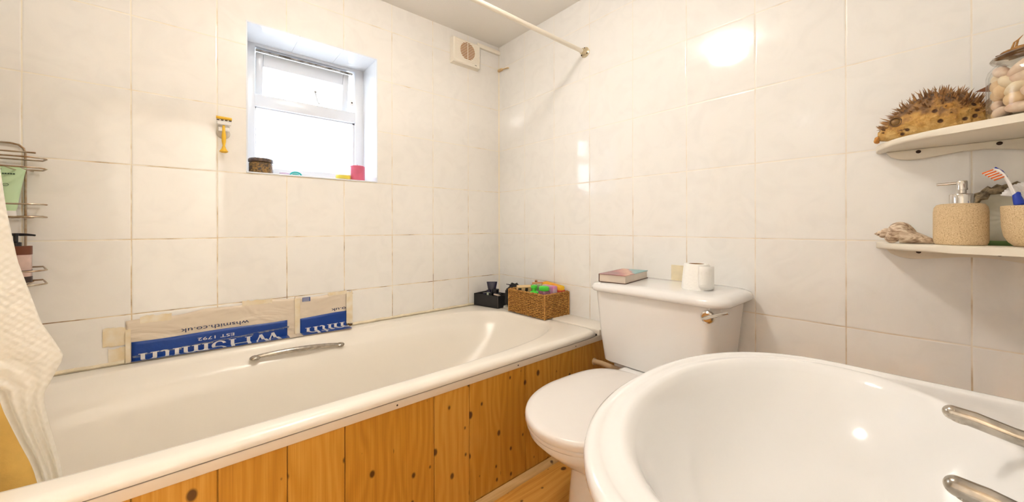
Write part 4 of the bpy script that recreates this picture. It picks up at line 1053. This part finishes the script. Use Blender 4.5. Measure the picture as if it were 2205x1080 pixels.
for v in bm.verts:
    c_ = v.co.copy(); k = 1+.10*math.sin(9*c_.y+2*c_.x)+.10*math.sin(17*c_.y+5*c_.z)+.06*math.sin(31*c_.x)
    v.co = Vector((JX+.030*c_.x*k, JY-.004+.050*c_.y*k, ZC+UZ+.122+.0105*c_.z*k-.10*(c_.y*.05)))
obj('piece', bm, dwm, dr, smooth=80)
bm = BM()
for dy, L in ((.030, .016), (.034, .011), (.018, .008), (.004, .009), (-.02, .01)): tube(bm, [(JX-.012, JY+dy, UZ+.121), (JX-.016, JY+dy-.003, UZ+.126+L*.6), (JX-.017, JY+dy-.008, UZ+.126+L)], [.002, .0014, .0004], 6)
obj('splinters', bm, dwm, dr)

# conch shell
sh_ = thing('conch_shell', (1.17, .055, LZ), 'grey-brown spiral conch shell at left end of lower shelf', 'shell')
shm = bpy.data.materials.new('banded shell'); n, l, b = nodes_of(shm)
tc = n.new('ShaderNodeTexCoord'); mp = n.new('ShaderNodeMapping'); mp.inputs['Scale'].default_value = (60, 22, 60); l.new(tc.outputs['Object'], mp.inputs[0])
nz = n.new('ShaderNodeTexNoise'); nz.inputs['Scale'].default_value = 1.6; nz.inputs['Detail'].default_value = 6; nz.inputs['Distortion'].default_value = 1.4; l.new(mp.outputs[0], nz.inputs['Vector'])
r = n.new('ShaderNodeValToRGB'); e = r.color_ramp.elements
e[0].position = .36; e[0].color = s2l((150, 122, 98)); e[1].position = .62; e[1].color = s2l((240, 226, 206)); k = e.new(.48); k.color = s2l((206, 182, 154))
l.new(nz.outputs['Fac'], r.inputs['Fac']); l.new(r.outputs['Color'], b.inputs['Base Color']); b.inputs['Roughness'].default_value = .5
bp = n.new('ShaderNodeBump'); bp.inputs['Strength'].default_value = .5; bp.inputs['Distance'].default_value = .002; l.new(nz.outputs['Fac'], bp.inputs['Height']); l.new(bp.outputs[0], b.inputs['Normal'])
rings = []; turns = 5.2; STEPS = 260; SEG = 20
for i in range(STEPS+1):
    th = turns*2*PI*i/STEPS; g = math.exp(.1150*(th-turns*2*PI))          # growth 0..1
    tr = .0178*g; R_ = .0125*g
    knob = 1+.16*max(0, math.sin(th*3.2))**3
    ycen = .0985-.050*g
    ring = []
    for k in range(SEG):
        a = 2*PI*k/SEG
        rad = R_+tr*math.cos(a)*knob; yo = tr*1.15*math.sin(a)
        ring.append((1.170+.95*rad*math.cos(-th+1.0), ycen-yo, LZ+.0205*1.0+1.08*rad*math.sin(-th+1.0)-.0035*(1-g)*0))
    rings.append(ring)
bm = BM(); loft(bm, rings)
zmin = min(v.co.z for v in bm.verts); bmesh.ops.translate(bm, vec=(0, 0, ZC+LZ+.0003-zmin), verts=bm.verts[:]); obj('whorls', bm, shm, sh_, smooth=70)
bm = BM(); rg = []
for i in range(14):                                     # long tapering body whorl and siphon towards the dispenser
    t = i/13; rr = (.0185*(1-t)**.8+.0045)*(1-.0*t); y = .058-.052*t
    rg.append([(1.170+rr*1.0*math.cos(2*PI*k/28), y, LZ+.0005+rr*.8+rr*.8*math.sin(2*PI*k/28)*(1+.05*math.sin(k*4.1))) for k in range(28)])
loft(bm, rg); obj('body_whorl', bm, shm, sh_, smooth=70)

# soap dispenser and tumbler
stone = bpy.data.materials.new('speckled sandstone'); n, l, b = nodes_of(stone)
tc = n.new('ShaderNodeTexCoord'); vo = n.new('ShaderNodeTexNoise'); vo.inputs['Scale'].default_value = 620; vo.inputs['Detail'].default_value = 2; l.new(tc.outputs['Object'], vo.inputs['Vector'])
r = n.new('ShaderNodeValToRGB'); e = r.color_ramp.elements
e[0].position = .30; e[0].color = s2l((172, 138, 100)); e[1].position = .72; e[1].color = s2l((238, 216, 180)); k = e.new(.42); k.color = s2l((216, 188, 146)); k = e.new(.58); k.color = s2l((222, 196, 154))
l.new(vo.outputs['Fac'], r.inputs['Fac']); l.new(r.outputs['Color'], b.inputs['Base Color']); b.inputs['Roughness'].default_value = .8
bp = n.new('ShaderNodeBump'); bp.inputs['Strength'].default_value = .3; bp.inputs['Distance'].default_value = .001; l.new(vo.outputs['Fac'], bp.inputs['Height']); l.new(bp.outputs[0], b.inputs['Normal'])
SX, SY = 1.160, -.0262
sd = thing('soap_dispenser', (SX, SY, LZ), 'squat sandstone soap dispenser with chrome pump on lower shelf', 'soap dispenser')
bm = BM(); lathe(bm, [(.0300, 0), (.0335, .001), (.0355, .006), (.0362, .012), (.0362, .066), (.0350, .075), (.0315, .0805), (.026, .0822), (.010, .083)], SX, SY, LZ, 56); obj('body', bm, stone, sd, smooth=50)
bm = BM(); lathe(bm, [(.0168, .0822), (.0168, .100), (.0162, .1012), (.008, .1012), (.0062, .103), (.0062, .109), (.0080, .1095), (.0080, .126), (.0072, .1275)], SX, SY-.002, LZ, 36)
pm = obj('collar', bm, chrome, sd, label='chrome pump collar', smooth=40)
bm = BM(); tube(bm, [(SX-.002, SY+.001, LZ+.1235), (SX-.002, SY+.028, LZ+.1225), (SX-.002, SY+.031, LZ+.1222)], [.0028, .0024, .0020], 12); obj('nozzle', bm, chrome, pm)
TX, TY = 1.135, -.1145
tu = thing('tumbler', (TX, TY, LZ), 'sandstone tumbler holding toothbrush at right end of lower shelf', 'tumbler')
bm = BM(); lathe(bm, [(.022, 0), (.0265, .001), (.033, .008), (.0385, .020), (.0408, .036), (.042, .072), (.0415, .0745), (.0385, .0745), (.037, .068), (.034, .02), (.01, .008)], TX, TY, LZ, 56); obj('cup', bm, stone, tu, smooth=50)
tbm = BM()
tbr = thing('toothbrush', (TX, TY, LZ+.012), 'toothbrush with orange and white bristles and blue grip standing in tumbler', 'toothbrush')
bx = 1.117
tube(tbm, [(TX-.004, TY-.008, LZ+.014), (bx+.004, -.096, LZ+.055), (bx+.002, -.0905, LZ+.080), (bx, -.0855, LZ+.102), (bx, -.080, LZ+.120), (bx, -.0755, LZ+.131), (bx, -.069, LZ+.1395), (bx, -.064, LZ+.1425)], [.005, .0052, .0046, .0034, .0027, .0035, .0038, .0025], 12, flat=(.7, 1.2))
obj('handle', tbm, white, tbr)
bluep = mat('blue rubber', (26, 62, 178), .4)
bm = BM(); tube(bm, [(bx-.002, -.0945, LZ+.070), (bx-.003, -.0925, LZ+.077), (bx-.003, -.0905, LZ+.086), (bx-.003, -.0895, LZ+.092), (bx-.002, -.092, LZ+.098)], [.003, .0068, .0058, .0052, .002], 14)
obj('grip', bm, bluep, tbr, label='blue grip')
bm = BM(); tube(bm, [(bx, -.0790, LZ+.126), (bx, -.0735, LZ+.137), (bx, -.066, LZ+.1455)], [.0016, .0022, .0012], 8); obj('head_back', bm, bluep, tbr)
def brist(rows, m, name):
    bm = BM()
    for k in rows:
        f = k/8; b0 = Vector((bx, -.0775+.0135*f, LZ+.128+.0135*f)); d = Vector((0, .0125, -.006))
        for s_ in (-1, 0, 1):
            tube(bm, [b0+Vector((s_*.0022, 0, 0)), b0+d+Vector((s_*.0026, 0, 0))], [.0010, .0012], 6)
    return obj(name, bm, m, tbr)
brist((0, 2, 4, 6, 8), mat('orange bristles', (240, 116, 44), .6), 'orange_bristles'); brist((1, 3, 5, 7), white, 'white_bristles')
# white fan shell standing in the tumbler
bm = BM(); fan_c = (TX+.004, -.108, LZ+.083)
rows = []
for j in range(7):
    f = j/6; row = []
    for i in range(37):
        a = math.radians(20+140*i/36); R_ = .036*f*(1+.02*math.cos(i*PI))
        row.append(bm.verts.new((fan_c[0]+.010*math.sin(PI*f*.5)*math.sin(PI*i/36)+.001*math.cos(i*PI), fan_c[1]-R_*math.cos(a)*1.0, ZC+fan_c[2]+R_*math.sin(a))))
    rows.append(row)
for a, c in zip(rows[1:], rows[2:]):
    for i in range(36): bm.faces.new((a[i], a[i+1], c[i+1], c[i]))
fsh = obj('scallop_shell', bm, mat('white shell', (246, 243, 240), .3), label='white fan-shaped shell standing behind toothbrush in tumbler', cat='shell', smooth=80); solid(fsh, .003)
# big oyster shell leaning on the wall behind
oy = thing('oyster_shell', (1.235, -.085, LZ), 'large cream oyster shell with rugged grey edge leaning behind soap dispenser', 'shell')
nac = mat('cream nacre', (255, 249, 228), .25, noise=.12, nscale=30)
rug = mat('rugged oyster edge', (176, 154, 120), .8, noise=.8, nscale=90, rgb2=(84, 70, 50), bump=.8, bscale=90)
oc = (1.228, -.096, .016)
bm = BM(); rows = []
for j in range(9):
    f = j/8; row = []
    for i in range(48):
        a = 2*PI*i/48; R_ = f
        row.append(bm.verts.new((oc[0]+.018*(1-f*f)+.002*math.sin(i*1.7)*f, oc[1]+.062*R_*math.cos(a), ZC+oc[2]+.053*R_*math.sin(a))))
    rows.append(row)
for a, c in zip(rows, rows[1:]):
    for i in range(48): bm.faces.new((a[i], a[(i+1) % 48], c[(i+1) % 48], c[i])) if a is not rows[0] else None
bm.verts.remove(rows[0][0]) if False else None
bmesh.ops.remove_doubles(bm, verts=bm.verts[:], dist=1e-6)
no = obj('nacre_bowl', bm, nac, oy, smooth=80); solid(no, .003)
bm = BM(); random.seed(21)
for lay in range(3):
    pts = []; rs = []
    for i in range(40):
        a = math.radians(-8+196*i/39)
        pts.append((oc[0]-.003+lay*.005, oc[1]+(.062+.002*lay+random.uniform(-.003, .003))*math.cos(a), oc[2]+(.056+.004*lay+random.uniform(-.003, .004))*math.sin(a))); rs.append(random.uniform(.0035, .0072))
    tube(bm, pts, rs, 7)
obj('rugged_edge', bm, rug, oy, label='rugged grey-brown shell edge', smooth=30)
gd = thing('soap_dish', (1.20, -.10, LZ), 'shallow green dish on lower shelf between dispenser and tumbler', 'dish')
bm = BM(); loft(bm, [squircle(1.193, -.078, .012, .022, 2.2, LZ, 40), squircle(1.193, -.078, .015, .026, 2.2, LZ+.004, 40), squircle(1.193, -.078, .016, .027, 2.2, LZ+.0085, 40), squircle(1.193, -.078, .0145, .0255, 2.2, LZ+.0085, 40), squircle(1.193, -.078, .013, .023, 2.2, LZ+.004, 40)]); obj('dish', bm, mat('green glaze', (140, 178, 112), .3), gd)

# ------------------------------------------------------------------ shower curtain
ct = thing('shower_curtain', (-.38, 1.02, -.46), 'translucent cream embossed shower curtain gathered at left, tucked into bath', 'shower curtain')
cur = bpy.data.materials.new('embossed vinyl'); n, l, b = nodes_of(cur)
b.inputs['Base Color'].default_value = s2l((253, 250, 242)); b.inputs['Roughness'].default_value = .3
b.inputs['Transmission Weight'].default_value = 0
tc = n.new('ShaderNodeTexCoord'); sp = n.new('ShaderNodeSeparateXYZ'); l.new(tc.outputs['Object'], sp.inputs[0])
uvm = n.new('ShaderNodeUVMap'); us = n.new('ShaderNodeSeparateXYZ'); l.new(uvm.outputs[0], us.inputs[0])
q1 = math_node(n, l, 'SINE', math_node(n, l, 'MULTIPLY', us.outputs[0], 2*PI/.013)); q2 = math_node(n, l, 'SINE', math_node(n, l, 'MULTIPLY', us.outputs[1], 2*PI/.013))
pr_ = math_node(n, l, 'MULTIPLY', q1, q2)
bp = n.new('ShaderNodeBump'); bp.inputs['Strength'].default_value = .22; bp.inputs['Distance'].default_value = .003; l.new(pr_, bp.inputs['Height']); l.new(bp.outputs[0], b.inputs['Normal'])
trl = n.new('ShaderNodeBsdfTranslucent'); trl.inputs[0].default_value = s2l((254, 250, 240)); l.new(bp.outputs[0], trl.inputs['Normal'])
ms = n.new('ShaderNodeMixShader'); ms.inputs[0].default_value = .45; l.new(b.outputs[0], ms.inputs[1]); l.new(trl.outputs[0], ms.inputs[2]); l.new(ms.outputs[0], n['Material Output'].inputs[0])
amber = mat('amber vinyl', (240, 196, 104), .35, noise=.2, nscale=14, bump=.3, bscale=50)  # amber tone of the curtain's back layer
def lerp_tab(tab, z):
    for (z0, x0), (z1, x1) in zip(tab, tab[1:]):
        if z0 >= z >= z1:
            f = (z0-z)/(z0-z1) if z0 != z1 else 0
            return x0+(x1-x0)*f
    return tab[-1][1] if z < tab[-1][0] else tab[0][1]
edgeR = [(.73, -.345), (.30, -.262), (.123, -.2405), (.03, -.232), (-.056, -.2205), (-.11, -.208), (-.162, -.196), (-.20, -.180), (-.226, -.1705), (-.25, -.180), (-.285, -.194), (-.33, -.190), (-.38, -.184), (-.425, -.178), (-.50, -.170), (-.56, -.165)]
edgeL = [(.73, -.545), (-.20, -.47), (-.235, -.30), (-.265, -.240), (-.355, -.221), (-.417, -.2065), (-.50, -.193), (-.56, -.188)]
def curtain(name, eL, eR, yb0, m, wave, nx=90, nz2=110, parent=None, z1=-.56, z0=.722):
    bm = BM(); uv = bm.loops.layers.uv.new('cloth'); rows = []
    for j in range(nz2+1):
        z = z0+(z1-z0)*j/nz2; a, c = lerp_tab(eL, z), lerp_tab(eR, z); row = []
        for i in range(nx+1):
            u = i/nx; x = a+(c-a)*u
            gath = max(.35, min(1, (z+.6)/1.2))
            y = yb0+wave*math.sin(u*2*PI*3.2+z*1.6)*(.4+.6*gath)+.004*math.sin(u*17+z*5)*(1-u)
            if z < -.30: y += .02*min(1, (-.30-z)/.1)
            row.append((bm.verts.new((x, y, ZC+z)), (x*1.0, z)))
        rows.append(row)
    for A_, B_ in zip(rows, rows[1:]):
        for i in range(nx):
            f = bm.faces.new((A_[i][0], A_[i+1][0], B_[i+1][0], B_[i][0]))
            for lp, s_ in zip(f.loops, (A_[i], A_[i+1], B_[i+1], B_[i])): lp[uv].uv = s_[1]
    o = obj(name, bm, m, parent, smooth=80); solid(o, .0008); return o
curtain('front_fold', edgeL, edgeR, 1.0, cur, .005, parent=ct)
curtain('amber_fold', [(.722, -.55), (-.56, -.5)], [(.722, -.38), (.1, -.33), (-.15, -.27), (-.27, -.228), (-.56, -.20)], 1.075, amber, .010, parent=ct)
for k in range(7):
    x = -.54+k*.032
    bm = BM(); tube(bm, [(x, .985+.0135*math.cos(a*PI/10), .729+.0135*math.sin(a*PI/10)-.004) for a in range(20)], .0014, 6, closed=True); obj('ring', bm, white, ct)

# ------------------------------------------------------------------ ceiling lamp (seen mirrored in the tiles)
LX, LY = .362, .734
lamp = thing('ceiling_light', (LX, LY, ZT-.094), 'round white dome ceiling light above the bathroom, mirrored in right wall tiles', 'ceiling light')
bm = BM(); lathe(bm, [(.02, -.034), (.02, -.010), (.05, -.008), (.052, 0)], LX, LY, ZT, 48); obj('base', bm, white, lamp)
bm = BM(); lathe(bm, [(.02, -.0305)]+[(.080*math.sin(a*PI/16), -.062+.032*math.cos(a*PI/16)) for a in range(2, 16)]+[(.003, -.094)], LX, LY, ZT, 48)
glow = bpy.data.materials.new('glowing opal glass'); glow.use_nodes = True; n = glow.node_tree.nodes; l = glow.node_tree.links
n.remove(n['Principled BSDF']); em = n.new('ShaderNodeEmission'); em.inputs[0].default_value = (1.0, .95, .885, 1); em.inputs[1].default_value = 22.5; l.new(em.outputs[0], n['Material Output'].inputs[0])
obj('shade', bm, glow, lamp)

# ------------------------------------------------------------------ daylight
w = bpy.data.worlds.new('World'); sc.world = w; w.use_nodes = True
bgn = w.node_tree.nodes['Background']; bgn.inputs[0].default_value = (.86, .93, 1, 1); bgn.inputs[1].default_value = 2.1

# ------------------------------------------------------------------ camera
cam = bpy.data.cameras.new('camera'); co = bpy.data.objects.new('camera', cam); COL.objects.link(co)
cam.sensor_fit = 'HORIZONTAL'; cam.sensor_width = 36; cam.lens = 796.07/2205*36; cam.clip_start = .01
cam.shift_y = -(540-487.27)/2205
co.location = (0, 0, ZC)
co.rotation_euler = (Matrix.Rotation(-.7123, 4, 'Z') @ Matrix.Rotation(PI/2, 4, 'X') @ Matrix.Rotation(-.0018, 4, 'Z')).to_euler()
sc.camera = co
vs_ = sc.view_settings
vs_.view_transform = 'Standard'; vs_.look = 'None'; vs_.exposure = 1.80; vs_.gamma = 1; vs_.use_curve_mapping = False
